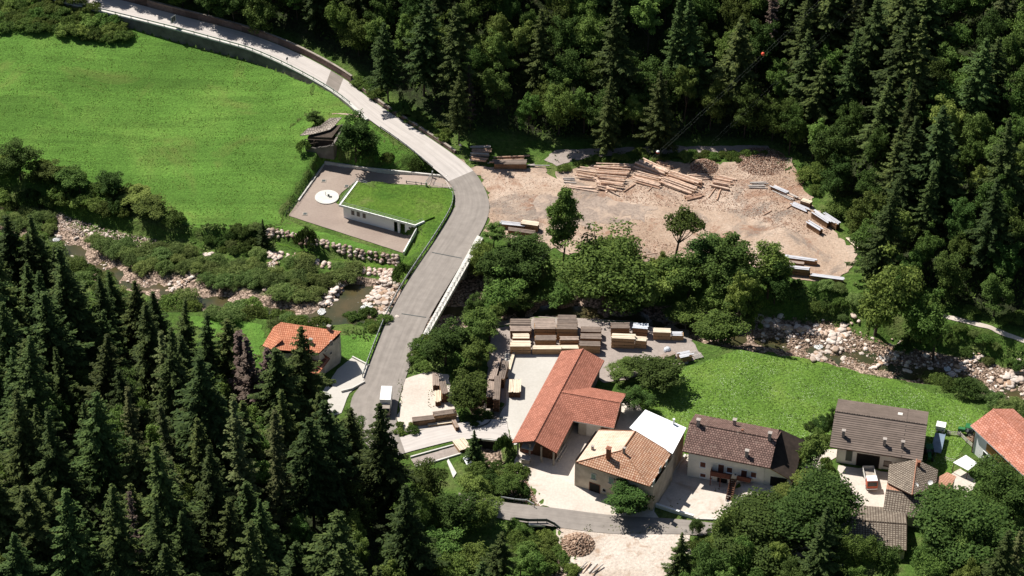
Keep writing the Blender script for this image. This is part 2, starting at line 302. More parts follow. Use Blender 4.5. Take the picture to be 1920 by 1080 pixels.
M['logold'] = plain('silvered_log', (.42, .38, .35), .9, .2, 1.3, .5)
M['logend'] = plain('cut_log_end', (.6, .42, .26), .8, .15, 3)
M['plasterc'] = plain('cream_plaster', (.80, .76, .68), .9, .1, .5, .2)
M['plasterw'] = plain('white_plaster', (.84, .85, .86), .9, .05, .5, .1)
M['plastero'] = plain('old_stained_plaster', (.46, .40, .32), .95, .3, .4, .4)
M['plasterb'] = plain('grey_stained_plaster', (.4, .365, .31), .95, .3, .4, .4)
M['ochre'] = plain('ochre_timber_boards', (.32, .17, .05), .8, .25, 1.5, .3)  # ochre-brown timber tone, varied at random
def rockmat(name, a, b_, c):
    m = bpy.data.materials.new(name); n, l, b = nt(m); g = n.new('ShaderNodeNewGeometry')
    r = ramp(n, l, g.outputs['Random Per Island'], [(0, a), (.5, b_), (1, c)]); oi = n.new('ShaderNodeObjectInfo')
    r0 = ramp(n, l, oi.outputs['Random'], [(0, (.75, .72, .7)), (1, (1.15, 1.1, 1.08))])
    t = noi(n, l, 1.7, 6, g.outputs['Position'], .7); r2 = ramp(n, l, t.outputs[0], [(.3, (.7,) * 3), (.7, (1.2,) * 3)])
    c2 = mix(n, l, mix(n, l, r.outputs[0], r2.outputs[0], 1.0, 'MULTIPLY'), r0.outputs[0], 1.0, 'MULTIPLY'); l.new(c2, b.inputs['Base Color']); b.inputs['Roughness'].default_value = .9
    b.inputs['Specular IOR Level'].default_value = .2
    bump(n, l, b, t.outputs[0], .7, .2); return m
M['rock'] = rockmat('pale_boulder', (.30, .205, .165), (.50, .41, .35), (.66, .59, .53))
M['rubble'] = rockmat('rubble_brown', (.16, .1, .07), (.3, .21, .15), (.46, .36, .28))
M['chips'] = rockmat('bark_chips', (.12, .06, .04), (.28, .17, .12), (.52, .42, .34))
M['weir'] = rockmat('washed_pale_rock', (.42, .29, .2), (.56, .48, .42), (.66, .6, .55))
def bedmat():
    m = bpy.data.materials.new('stony_bed'); n, l, b = nt(m); g = geo(n)
    v = n.new('ShaderNodeTexVoronoi'); v.inputs['Scale'].default_value = 1.3; l.new(g, v.inputs['Vector'])
    r = ramp(n, l, v.outputs['Distance'], [(.0, (.34, .27, .22)), (.45, (.22, .16, .12)), (.8, (.06, .045, .035))])
    s = n.new('ShaderNodeSeparateColor'); l.new(v.outputs['Color'], s.inputs[0]); r2 = ramp(n, l, s.outputs[0], [(0, (.6, .55, .5)), (1, (1.7, 1.6, 1.5))])
    c = mix(n, l, r.outputs[0], r2.outputs[0], 1.0, 'MULTIPLY'); t = noi(n, l, .25, 5, g, .7, .6)
    r3 = ramp(n, l, t.outputs[0], [(.55, (0,) * 3), (.66, (.75,) * 3)]); c = mix(n, l, c, (.06, .085, .03), r3.outputs[0])
    l.new(c, b.inputs['Base Color']); b.inputs['Roughness'].default_value = .8
    iv = n.new('ShaderNodeMath'); iv.operation = 'SUBTRACT'; iv.inputs[0].default_value = 1; l.new(v.outputs['Distance'], iv.inputs[1]); bump(n, l, b, iv.outputs[0], .9, .3); return m
M['bed'] = bedmat()
def watermat():
    m = bpy.data.materials.new('stream_water'); n, l, b = nt(m); g = geo(n)
    t = noi(n, l, .12, 3, g); r = ramp(n, l, t.outputs[0], [(.35, (.03, .04, .018)), (.65, (.085, .065, .03))])
    f = noi(n, l, 1.4, 5, g, .75); r2 = ramp(n, l, f.outputs[0], [(.64, (0,) * 3), (.7, (.7,) * 3)]); c = mix(n, l, r.outputs[0], (.4, .42, .38), r2.outputs[0])
    l.new(c, b.inputs['Base Color']); b.inputs['Roughness'].default_value = .12; bump(n, l, b, f.outputs[0], .35, .1); return m
M['water'] = watermat()
def roadmat(name, c1, c2, tracks=True):
    m = bpy.data.materials.new(name); n, l, b = nt(m); uv = coord(n, 'UV'); g = geo(n)
    s = n.new('ShaderNodeSeparateXYZ'); l.new(uv, s.inputs[0])
    t = noi(n, l, .5, 6, g, .6); r = ramp(n, l, t.outputs[0], [(.3, c1), (.7, c2)]); c = r.outputs[0]
    mp = n.new('ShaderNodeMapping'); mp.inputs['Scale'].default_value = (11, .05, 1); l.new(uv, mp.inputs[0])
    w = noi(n, l, 1.0, 3, mp.outputs[0]); r2 = ramp(n, l, w.outputs[0], [(.35, (.9,) * 3), (.62, (1.07,) * 3)]); c = mix(n, l, c, r2.outputs[0], 1.0, 'MULTIPLY')
    l.new(c, b.inputs['Base Color']); b.inputs['Roughness'].default_value = .85; b.inputs['Specular IOR Level'].default_value = .25
    bump(n, l, b, noi(n, l, 6, 3, g).outputs[0], .15, .03); return m
M['asph'] = roadmat('road_asphalt', (.21, .185, .165), (.265, .235, .21))
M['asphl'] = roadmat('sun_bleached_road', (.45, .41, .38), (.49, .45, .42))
M['asphd'] = roadmat('dark_asphalt_patch', (.2, .175, .15), (.25, .215, .19))
# ------------------------------------------------------------------ builders
def tag(o, label=None, cat=None, group=None, kind=None):
    if label: o['label'] = label
    if cat: o['category'] = cat
    if group: o['group'] = group
    if kind: o['kind'] = kind
    return o
def empty(name, loc, rz=0, label=None, cat=None, group=None):
    o = bpy.data.objects.new(name, None); COL.objects.link(o); o.location = loc; o.rotation_euler = (0, 0, rz)
    return tag(o, label, cat, group)
class MB:
    def __init__(s): s.v = []; s.f = []; s.m = []; s.uv = []; s.sm = []
    def face(s, pts, mi=0, uv=None):
        k = len(s.v); s.v += [tuple(p) for p in pts]; s.f.append(tuple(range(k, k + len(pts)))); s.m.append(mi)
        if uv is None:
            a, b = Vector(pts[0]), Vector(pts[1]); x = (b - a); x = x.normalized() if x.length > 1e-6 else Vector((1, 0, 0))
            nn = x.cross(Vector(pts[2]) - b); nn = nn.normalized() if nn.length > 1e-9 else Vector((0, 0, 1)); y = nn.cross(x)
            uv = [((Vector(p) - a).dot(x), (Vector(p) - a).dot(y)) for p in pts]
        s.uv += uv
    def prism(s, top, th, mi=0, mside=None, uvt=None):          # a slab: polygon 'top' and thickness downward
        ms = mi if mside is None else mside; bot = [(p[0], p[1], p[2] - th) for p in top]
        s.face(top, mi, uvt); s.face(bot[::-1], ms)
        for i in range(len(top)):
            j = (i + 1) % len(top); s.face([top[i], bot[i], bot[j], top[j]], ms)
    def box(s, c, d, mi=0, rz=0, mt=None):                      # centre, full dims
        x, y, z = d[0] / 2, d[1] / 2, d[2] / 2; ca, sa = math.cos(rz), math.sin(rz)
        q = lambda a, b, e: (c[0] + a * ca - b * sa, c[1] + a * sa + b * ca, c[2] + e)
        t = [q(-x, -y, z), q(x, -y, z), q(x, y, z), q(-x, y, z)]; b = [q(-x, -y, -z), q(x, -y, -z), q(x, y, -z), q(-x, y, -z)]
        s.face(t, mi if mt is None else mt); s.face(b[::-1], mi)
        for i in range(4):
            j = (i + 1) % 4; s.face([b[i], b[j], t[j], t[i]], mi)
    def tube(s, a, b, r, r2=None, n=6, mi=0, caps=True, mc=None):
        a = Vector(a); b = Vector(b); r2 = r if r2 is None else r2; d = (b - a).normalized()
        x = d.orthogonal().normalized(); y = d.cross(x); A = []; B = []
        for i in range(n):
            t = 2 * math.pi * i / n; o = x * math.cos(t) + y * math.sin(t); A.append(a + o * r); B.append(b + o * r2)
        for i in range(n):
            j = (i + 1) % n; s.face([A[i], A[j], B[j], B[i]], mi)
        if caps: mc = mi if mc is None else mc; s.face(A[::-1], mc); s.face(B, mc)
    def path(s, pts, r, n=5, mi=0):
        for i in range(len(pts) - 1): s.tube(pts[i], pts[i + 1], r, r, n, mi)
    def build(s, name, mats, parent=None):
        me = bpy.data.meshes.new(name); me.from_pydata(s.v, [], s.f)
        for m in (mats if isinstance(mats, (list, tuple)) else [mats]): me.materials.append(m)
        me.polygons.foreach_set('material_index', s.m)
        u = me.uv_layers.new(name='UVMap'); u.data.foreach_set('uv', [c for q in s.uv for c in q]); me.update()
        o = bpy.data.objects.new(name, me); COL.objects.link(o)
        if parent: o.parent = parent
        return o
def rawmesh(name, v, f, mats, parent=None, uv=None, mi=None, link=True):
    me = bpy.data.meshes.new(name); v = np.asarray(v, np.float32); f = np.asarray(f, np.int32); n, k = f.shape
    me.vertices.add(len(v)); me.vertices.foreach_set('co', v.ravel()); me.loops.add(n * k); me.loops.foreach_set('vertex_index', f.ravel())
    me.polygons.add(n); me.polygons.foreach_set('loop_start', np.arange(0, n * k, k, dtype=np.int32))
    if mi is not None: me.polygons.foreach_set('material_index', np.asarray(mi, np.int32))
    for m in (mats if isinstance(mats, (list, tuple)) else [mats]): me.materials.append(m)
    if uv is not None: u = me.uv_layers.new(name='UVMap'); u.data.foreach_set('uv', np.asarray(uv, np.float32)[f.ravel()].ravel())
    me.update(calc_edges=True); me.validate()
    if not link: return me
    o = bpy.data.objects.new(name, me); COL.objects.link(o)
    if parent: o.parent = parent
    return o
def quads_from(c, n_, w, h, up=None, r=nrg):
    """diamond leaves: centres c, normals n_, half width w, half height h"""
    N = len(c); n_ = n_ / (np.linalg.norm(n_, axis=1, keepdims=True) + 1e-9); a = r.normal(size=(N, 3)) if up is None else up + .25 * r.normal(size=(N, 3))
    x = np.cross(a, n_); x /= (np.linalg.norm(x, axis=1, keepdims=True) + 1e-9); y = np.cross(n_, x); w = np.broadcast_to(np.asarray(w), (N,))[:, None]; h = np.broadcast_to(np.asarray(h), (N,))[:, None]
    v = np.stack([c - x * w - y * h * .1, c - y * h, c + x * w + y * h * .1, c + y * h], 1).reshape(-1, 3); return v, np.arange(N * 4).reshape(-1, 4)
def copy_tree(o, parent=None):
    c = o.copy(); COL.objects.link(c); c.parent = parent
    for ch in list(o.children): copy_tree(ch, c)
    return c
def resample(L, st):
    out = []
    for i in range(len(L) - 1):
        a = Vector(L[i]); b = Vector(L[i + 1]); n = max(1, int((b - a).length / st)); out += [a.lerp(b, k / n) for k in range(n)]
    return out + [Vector(L[-1])]
def smooth(L, it=2):
    L = [Vector(p) for p in L]
    for _ in range(it):
        Q = [L[0]]
        for i in range(len(L) - 1): Q += [L[i].lerp(L[i + 1], .25), L[i].lerp(L[i + 1], .75)]
        L = Q + [L[-1]]
    return L
def sheet(name, poly, mat, off, kind='structure', jit=0.0, zf=None, st=1.6, seed=1):
    """ground cover sheet: polygon (world xy) triangulated and laid on the land"""
    pts = [Vector((p[0], p[1])) for p in poly]; e = []
    for i in range(len(pts)):
        a, b = pts[i], pts[(i + 1) % len(pts)]; n = max(1, int((b - a).length / (st * .6)))
        for k in range(n):
            q = a.lerp(b, k / n)
            if jit:
                q = q + Vector((noise.noise((q.x * .35, q.y * .35, seed)), noise.noise((q.x * .35, q.y * .35, seed + 9)))) * jit * 1.3 \
                      + Vector((noise.noise((q.x * 1.3, q.y * 1.3, seed)), noise.noise((q.x * 1.3, q.y * 1.3, seed + 9)))) * jit * .6
            e.append(q)
    xs = [p.x for p in e]; ys = [p.y for p in e]
    gx = np.arange(min(xs), max(xs), st); gy = np.arange(min(ys), max(ys), st); X, Y = np.meshgrid(gx, gy)
    ep = [(p.x, p.y) for p in e]; m = inside(X, Y, ep); X, Y = X[m], Y[m]
    if len(X):
        dd = segdist(X, Y, [(a, b, 0) for a, b in ep + [ep[0]]])[0]; X, Y = X[dd > st * .35], Y[dd > st * .35]
    allp = e + [Vector((a, b)) for a, b in zip(X, Y)]; n = len(e)
    vo, _, fo, _, _, _ = delaunay_2d_cdt(allp, [(i, (i + 1) % n) for i in range(n)], [], 1, 1e-4)
    vx = np.array([v.x for v in vo]); vy = np.array([v.y for v in vo])
    cx = np.array([sum(vo[i].x for i in f) / len(f) for f in fo]); cy = np.array([sum(vo[i].y for i in f) / len(f) for f in fo]); ok = inside(cx, cy, ep)
    z = (Hn(vx, vy) if zf is None else zf(vx, vy)) + off
    f = np.array([list(f[:3]) for f, k in zip(fo, ok) if k and len(f) == 3])
    o = rawmesh(name, np.c_[vx, vy, z], f, mat, uv=np.c_[vx, vy])
    if kind: o['kind'] = kind
    return o
def PP(l): return [P(*q) for q in l]
# ------------------------------------------------------------------ ground
def build_ground():
    nx, ny = len(GX), len(GY); v = np.c_[GXX.ravel(), GYY.ravel(), GH.ravel()]
    i, j = np.meshgrid(np.arange(nx - 1), np.arange(ny - 1), indexing='ij'); a = (i * ny + j).ravel()
    f = np.c_[a, a + ny, a + ny + 1, a + 1]; o = rawmesh('ground', v, f, [])
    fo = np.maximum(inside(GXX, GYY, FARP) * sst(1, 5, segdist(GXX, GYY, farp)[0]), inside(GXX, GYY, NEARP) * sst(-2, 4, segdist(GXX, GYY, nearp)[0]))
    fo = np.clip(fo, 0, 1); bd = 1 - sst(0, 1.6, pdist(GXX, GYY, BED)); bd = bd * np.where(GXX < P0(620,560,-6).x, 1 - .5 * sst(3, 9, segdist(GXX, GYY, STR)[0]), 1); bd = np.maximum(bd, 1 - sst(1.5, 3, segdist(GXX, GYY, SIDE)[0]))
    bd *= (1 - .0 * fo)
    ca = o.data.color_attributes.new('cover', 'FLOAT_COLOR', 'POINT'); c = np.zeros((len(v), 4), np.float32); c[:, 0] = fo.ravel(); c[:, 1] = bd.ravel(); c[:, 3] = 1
    ca.data.foreach_set('color', c.ravel())
    m = bpy.data.materials.new('valley_ground'); n, l, b = nt(m); g = geo(n)
    at = n.new('ShaderNodeVertexColor'); at.layer_name = 'cover'; s = n.new('ShaderNodeSeparateColor'); l.new(at.outputs[0], s.inputs[0])
    a1 = noi(n, l, .12, 6, g, .65, .5); r1 = ramp(n, l, a1.outputs[0], [(.25, (.04, .085, .014)), (.5, (.07, .125, .022)), (.75, (.14, .155, .055))])
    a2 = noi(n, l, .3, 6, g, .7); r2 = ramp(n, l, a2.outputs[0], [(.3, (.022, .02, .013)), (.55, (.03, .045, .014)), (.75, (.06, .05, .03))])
    vr = n.new('ShaderNodeTexVoronoi'); vr.inputs['Scale'].default_value = 2.1; l.new(g, vr.inputs['Vector'])
    r3 = ramp(n, l, vr.outputs['Distance'], [(0, (.46, .385, .325)), (.45, (.3, .235, .19)), (.8, (.07, .055, .043))])
    sc = n.new('ShaderNodeSeparateColor'); l.new(vr.outputs['Color'], sc.inputs[0]); r4 = ramp(n, l, sc.outputs[0], [(0, (.55, .5, .45)), (1, (1.6, 1.5, 1.45))])
    st = mix(n, l, r3.outputs[0], r4.outputs[0], 1.0, 'MULTIPLY')
    f = noi(n, l, 1.2, 5, g, .7); rf = ramp(n, l, f.outputs[0], [(.33, (.6,) * 3), (.68, (1.35,) * 3)])
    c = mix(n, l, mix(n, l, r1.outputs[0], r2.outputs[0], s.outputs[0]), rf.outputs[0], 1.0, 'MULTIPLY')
    ad = n.new('ShaderNodeMath'); ad.operation = 'MULTIPLY_ADD'; l.new(a2.outputs[0], ad.inputs[0]); ad.inputs[1].default_value = .9; l.new(s.outputs[1], ad.inputs[2])
    rb = ramp(n, l, ad.outputs[0], [(1.02 / 2, (0,) * 3), (1.35 / 2, (1,) * 3)]); mh = n.new('ShaderNodeMath'); mh.operation = 'MULTIPLY'; mh.inputs[1].default_value = .5
    l.new(ad.outputs[0], mh.inputs[0]); l.new(mh.outputs[0], rb.inputs[0])
    c = mix(n, l, c, st, rb.outputs[0]); l.new(c, b.inputs['Base Color']); b.inputs['Roughness'].default_value = .95; b.inputs['Specular IOR Level'].default_value = .15
    p = bump(n, l, b, f.outputs[0], 1, .5); bump(n, l, b, vr.outputs['Distance'], .5, .2, p)
    o.data.materials.append(m); o.data.polygons.foreach_set('use_smooth', [True] * len(o.data.polygons)); o['kind'] = 'structure'
build_ground()
# meadows, yards, roads
LO = [p for p in RL]
meadow = [P0(u, v, z) for u, v, z in [(-120, -60, 12), (20, -30, 11)]] + [Vector((p[0] - .3, p[1] - 1.5, 0)) for p in RL[1:12]] + \
    PP([(836,332),(760,320),(690,313),(609,301),(532,404),(530,424),(480,424),(430,436),(380,436),(345,420),(300,392),(230,368),(90,335),(0,315),(-120,290)])
sheet('meadow', meadow, M['meadow'], .10, jit=.8)
sheet('bank_lawn', PP([(536,412),(757,482),(752,492),(640,474),(520,440)]), M['meadow'], .09, jit=.4)
sheet('bank_lawn', PP([(500,452),(560,470),(650,492),(760,512),(790,490),(760,482),(745,500),(620,484),(520,455)]), M['lawn'], .09, jit=.5)
sheet('bank_lawn', PP([(781,440),(812,446),(845,405),(850,420),(760,545),(735,540),(760,485)]), M['lawn'], .08, jit=.5)
sheet('bank_lawn', PP([(676,345),(800,348),(852,358),(852,388),(838,412),(812,452),(790,440),(782,428)]), M['lawn'], .12, jit=.3)
sheet('house_lawn', PP([(640,628),(700,626),(722,610),(700,660),(688,690),(655,674),(632,660)]), M['meadow'], .10, jit=.5)
sheet('house_lawn', PP([(490,612),(500,640),(480,680),(440,650),(370,615),(345,592),(440,600)]), M['meadow'], .12, jit=.8)
sheet('flower_meadow', PP([(1180,790),(1190,740),(1240,712),(1295,688),(1350,668),(1440,662),(1500,668),(1600,694),(1700,722),(1780,745),(1850,772),(1840,800),(1800,850),(1780,900),(1740,900),(1560,860),(1500,900),(1480,930),(1440,900),(1270,860)]), M['flower'], .10, jit=.9)
sheet('timber_yard', PP([(862,300),(900,316),(960,312),(1020,316),(1038,332),(1060,322),(1120,312),(1190,306),(1260,301),(1300,309),(1360,308),(1400,292),(1430,288),(1480,296),(1495,330),(1525,380),(1560,430),(1605,470),(1600,500),(1570,530),(1480,520),(1400,492),(1300,480),(1150,500),(1030,462),(950,446),(903,446),(920,400),(917,370),(900,336)]), M['dirt'], .13, jit=1.6)
sheet('mud_patch', PP([(1005,362),(1060,372),(1130,368),(1215,385),(1210,410),(1150,418),(1080,425),(1020,405),(990,380)]), ground_mat('packed_grey_mud', [(.3, (.22, .17, .14)), (.7, (.33, .265, .22))], .25, .1, 1.5, .6, .2, spots=[(.3, .5, .62, (.42, .32, .25), .8)]), .17, jit=3.0)
sheet('forest_track', PP([(1040,282),(1200,276),(1440,274),(1445,282),(1330,288),(1200,288),(1100,296),(1040,312),(1020,300)]), M['gravel_d'], .10, jit=.5)
sheet('side_lot', PP([(757,712),(800,698),(840,700),(850,760),(862,790),(830,800),(800,806),(760,812),(746,790),(748,760)]), M['gravel'], .13, jit=.5)
sheet('gravel_yard', PP([(1055,655),(1120,640),(1290,636),(1315,662),(1290,684),(1200,705),(1140,720),(1100,700)]), M['gravel_d'], .12, jit=.7)
sheet('concrete_yard', PP([(945,664),(1060,652),(1100,700),(1060,790),(965,835),(948,828),(930,795),(950,760)]), M['concrete'], .14, jit=.2)
sheet('log_yard', PP([(925,600),(1290,596),(1300,640),(1060,660),(948,668),(950,760),(925,800),(905,770),(915,690)]), M['gravel_d'], .11, jit=.5)
sheet('village_forecourt', PP([(1062,770),(1180,740),(1230,800),(1226,960),(1240,985),(1140,985),(1075,972),(1010,950),(975,905),(962,880),(975,840)]), M['gravel'], .13, jit=.4)
sheet('house_forecourt', PP([(1232,948),(1283,852),(1500,890),(1440,935),(1405,975),(1302,974)]), M['gravel'], .14, jit=.1)
sheet('work_site', PP([(1045,992),(1060,985),(1150,996),(1240,994),(1285,994),(1300,1040),(1270,1100),(1080,1100),(1050,1060)]), M['worksite'], .12, jit=.7)
sheet('farm_forecourt', PP([(1572,872),(1760,900),(1800,880),(1830,900),(1790,990),(1590,985),(1560,960),(1530,930),(1575,905)]), M['gravel'], .13, jit=.6)
tr = [(1592,852),(1560,850),(1535,862),(1520,882),(1522,905),(1540,925),(1570,935)]
a = smooth(PP(tr)); sheet('farm_track', [Vector((p.x - 1.2 * (i < len(a) * .8), p.y + 1.3, 0)) for i, p in enumerate(a)] + [Vector((p.x + 1.2, p.y - 1.2, 0)) for p in a[::-1]], M['gravel'], .125, jit=.35)
sheet('house_courtyard', PP([(600,742),(632,694),(660,671),(692,686),(684,716),(655,738),(640,775),(600,790)]), M['concrete'], .13, jit=.1)
sheet('field_path', PP([(622,213),(650,213),(676,218),(700,226),(699,228),(674,221),(648,216),(622,215)]), M['dirt'], .13, jit=.35)
sheet('forecourt', PP([(608,308),(690,319),(838,334),(852,352),(800,351),(720,344),(668,340),(655,350),(640,362),(628,380),(642,388),(772,440),(757,475),(541,405)]), M['pad'], .12, jit=.05)
sheet('riverside_path', PP([(1770,590),(1800,596),(1860,612),(1930,640),(2000,668),(1995,676),(1930,648),(1860,620),(1795,603),(1768,597)]), M['gravel'], .13, jit=.15)
def strip(name, Lp, Rp, mat, off, zf=None, us=1.0):
    v = []; uv = []; f = []; s = 0; n = len(Lp); K = 6
    for i in range(n):
        if i: s += ((Lp[i] + Rp[i]) / 2 - (Lp[i - 1] + Rp[i - 1]) / 2).length
        for k in range(K + 1):
            q = Lp[i].lerp(Rp[i], k / K); v.append((q.x, q.y, q.z + off)); uv.append((k / K * us, s))
    for i in range(n - 1):
        for k in range(K): a = i * (K + 1) + k; f.append((a, a + 1, a + K + 2, a + K + 1))
    o = rawmesh(name, v, f, mat, uv=uv); o['kind'] = 'structure'; return o
RLs = smooth([Vector(p) for p in RL]); RRs = smooth([Vector(p) for p in RR])
cut = min(range(len(RLs)), key=lambda i: (RLs[i] - P0(842, 340)).length)
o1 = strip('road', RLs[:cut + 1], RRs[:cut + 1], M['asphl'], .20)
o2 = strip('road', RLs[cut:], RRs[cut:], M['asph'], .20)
k = min(range(len(RLs)), key=lambda i: (RLs[i] - P0(632, 175, 5)).length)
strip('road_patch', [RLs[k - 1].lerp(RLs[k], .0), RLs[k].lerp(RLs[k + 1], .3)], [RRs[k - 1], RRs[k].lerp(RRs[k + 1], .3)], M['asphd'], .206)
def zedge(l): return [P0(u, v, 0) for u, v in l]
BL = smooth(zedge([(860,925),(936,942),(1010,950),(1060,956),(1150,968),(1240,972),(1300,977),(1360,985),(1440,1000),(1600,1040)]))
BR = smooth(zedge([(860,955),(936,974),(1010,984),(1060,992),(1150,1003),(1240,1002),(1300,1003),(1360,1012),(1440,1030),(1600,1070)]))
strip('village_road', BL, BR, M['asph'], .19)
SL = smooth(zedge([(715,812),(740,826),(800,804),(860,794),(925,786),(950,790)])); SR = smooth(zedge([(720,866),(752,852),(805,838),(862,824),(930,822),(958,838)]))
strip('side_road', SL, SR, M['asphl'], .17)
# the stream
sheet('stream', [Vector(p) for p in BED], M['water'], 0, zf=lambda x, y: np.full(x.shape, -5.72), st=4)
# foam and pools
FOAM = [(688,578,22,14),(603,585,14,12),(1534,650,16,9),(1656,670,14,8),(1776,692,12,8),(106,450,12,6)]
def foam(u, v, w, h, z=-5.62):
    c = P0(u, v, z); s = pxm(c); r = np.random.default_rng(int(u)); n = 420; a = r.uniform(0, 6.28, n); q = np.sqrt(r.uniform(0, 1, n))
    p = np.c_[c.x + np.cos(a) * q * w / s / 2, c.y + np.sin(a) * q * h / s / 1.24, z + .1 + .1 * r.random(n) * (1 - q)]; N = np.array([0, 0, 1.]) + .5 * r.normal(size=p.shape)
    v_, f = quads_from(p, N, .09 + .1 * r.random(n), .12 + .16 * r.random(n), None, r); o = rawmesh('white_water', v_, f, M['foam']); o['kind'] = 'stuff'
    tag(o, 'white water foaming below a rock step in the stream', 'water')
# ------------------------------------------------------------------ boulders
def rockmesh(seed, sub=2, flat=.7):
    bm = bmesh.new(); bmesh.ops.create_icosphere(bm, subdivisions=sub, radius=1)
    for v in bm.verts:
        c = v.co.copy(); k = 1 + .35 * noise.noise(c * 1.1 + Vector((seed * 3.1, 0, 0))) + .12 * noise.noise(c * 3 + Vector((seed, 5, 0))); v.co = Vector((c.x * k, c.y * k, c.z * k * flat))
        for ax in range(3): v.co[ax] = max(-.85, min(.85, v.co[ax]))
    me = bpy.data.meshes.new('boulder'); bm.to_mesh(me); bm.free(); me.materials.append(M['rock']); return me
RK = [rockmesh(i) for i in range(6)]
def boulder(p, r, lab, grp, sq=1.0):
    o = bpy.data.objects.new('boulder', RK[rng.randrange(6)]); COL.objects.link(o); o.location = (p.x, p.y, p.z + r * .15)
    o.scale = (r * rng.uniform(.8, 1.4), r * rng.uniform(.7, 1.1), r * rng.uniform(.6, 1) * sq); o.rotation_euler = (rng.uniform(-.3, .3), rng.uniform(-.3, .3), rng.uniform(0, 6.3)); return tag(o, lab, 'boulder', grp)
def scatter_poly(poly, n, seed=0):
    r = random.Random(seed); xs = [p[0] for p in poly]; ys = [p[1] for p in poly]; out = []
    while len(out) < n:
        u = r.uniform(min(xs), max(xs)); v = r.uniform(min(ys), max(ys))
        if inside(np.array([u]), np.array([v]), poly)[0]: out.append((u, v))
    return out
for i, (u, v) in enumerate(scatter_poly([(1415,588),(1560,602),(1660,640),(1760,665),(1920,700),(1940,760),(1850,735),(1700,708),(1560,678),(1430,655)], 260, 1)):
    p = P(u, v); boulder(p, rng.choice([.2, .2, .25, .3, .35, .45, .7]), 'pale boulder in the stony stream bed below the flowering meadow', 'boulders in the stream bed on the right')
for i, (u, v) in enumerate(scatter_poly([(85,400),(135,400),(240,455),(130,430),(210,500),(245,530),(340,520),(345,540),(240,545),(150,500),(95,460)], 55, 2)):
    p = P(u, v); boulder(p, rng.choice([.25, .3, .4, .6]), 'pale boulder in the shrubby stream bed at the left', 'boulders in the stream bed on the left')
for i, (u, v) in enumerate(scatter_poly([(700,520),(735,525),(800,540),(790,580),(740,600),(700,570)], 25, 3)):
    p = P(u, v); boulder(p, rng.choice([.35, .5, .7]), 'pale boulder beside the pool upstream of the bridge', 'boulders beside the bridge pool')
def slabs(name, pts, wid, lab, n=9, hgt_=.6, mat='weir'):                 # weir: a band of broken pale rock
    L = resample([P(u, v) for u, v in pts], wid * .4); base = bmesh.new(); bmesh.ops.create_icosphere(base, subdivisions=2, radius=1)
    bv = np.array([v.co[:] for v in base.verts]); bf = np.array([[q.index for q in f.verts] for f in base.faces]); base.free(); vs = []; fs = []; k = 0
    for p in L:
        for _ in range(6):
            s = rng.choice([.3, .35, .45, .6, .8, 1.0]) * wid * .5; a = rng.uniform(0, 6.3); rot = np.array([[math.cos(a), -math.sin(a), 0], [math.sin(a), math.cos(a), 0], [0, 0, 1]]); sd = rng.uniform(0, 99)
            k_ = np.array([1 + .45 * noise.noise(Vector(q) * 1.2 + Vector((sd, 0, 0))) for q in bv])[:, None]; q = np.clip(bv * k_, -.8, .8) * [s * 1.3, s * .9, s * .38]
            c = np.array([p.x + rng.gauss(0, wid * .55), p.y + rng.gauss(0, wid * .35), 0]); c[2] = max(H(c[0], c[1]), -5.9) + hgt_ * rng.uniform(.1, .6)
            vs.append(q @ rot.T + c); fs.append(bf + k); k += len(bv)
    return tag(rawmesh(name, np.vstack(vs), np.vstack(fs), M[mat]), lab, 'weir')
slabs('rock_weir', [(392,476),(372,500),(350,528),(325,545)], 1.2, 'narrow pale rock weir slanting through the willow shrubs')
slabs('rock_weir', [(636,532),(622,552),(608,575)], 1.5, 'white rock weir at the left end of the pool', hgt_=.7)
slabs('rock_weir', [(742,505),(725,528),(705,552),(690,575)], 1.6, 'broad white rock weir just upstream of the road bridge')
slabs('rock_weir', [(740,535),(728,552),(716,570),(712,590)], 1.8, 'low shelf of pale rock between the weir and the bridge', hgt_=.45)
slabs('rock_weir', [(520,478),(508,500),(498,545)], 1.0, 'thin pale weir ending at the boulder wall')
slabs('rock_weir', [(1585,612),(1570,628),(1558,645)], 2.2, 'large white rock weir in the stream behind the flowering meadow')
slabs('rock_weir', [(1560,655),(1545,668),(1528,672)], 1.8, 'white rock ledge at the meadow side of the stream')
slabs('rock_weir', [(1690,645),(1678,662),(1662,685)], 1.4, 'orange stained rock weir in the middle of the right reach')
slabs('rock_weir', [(1830,668),(1806,690),(1790,702)], 1.6, 'stained rock weir near the right edge of the picture')
slabs('rock_weir', [(1915,690),(1900,710),(1885,726)], 2.0, 'pale rock weir cut by the right edge of the picture')
slabs('gravel_bar', [(1425,600),(1460,612),(1500,618),(1540,625)], 1.8, 'white washed rock shelf along the stream at the end of the trees', hgt_=.35)['category'] = 'rock shelf'
for q in FOAM: foam(*q)
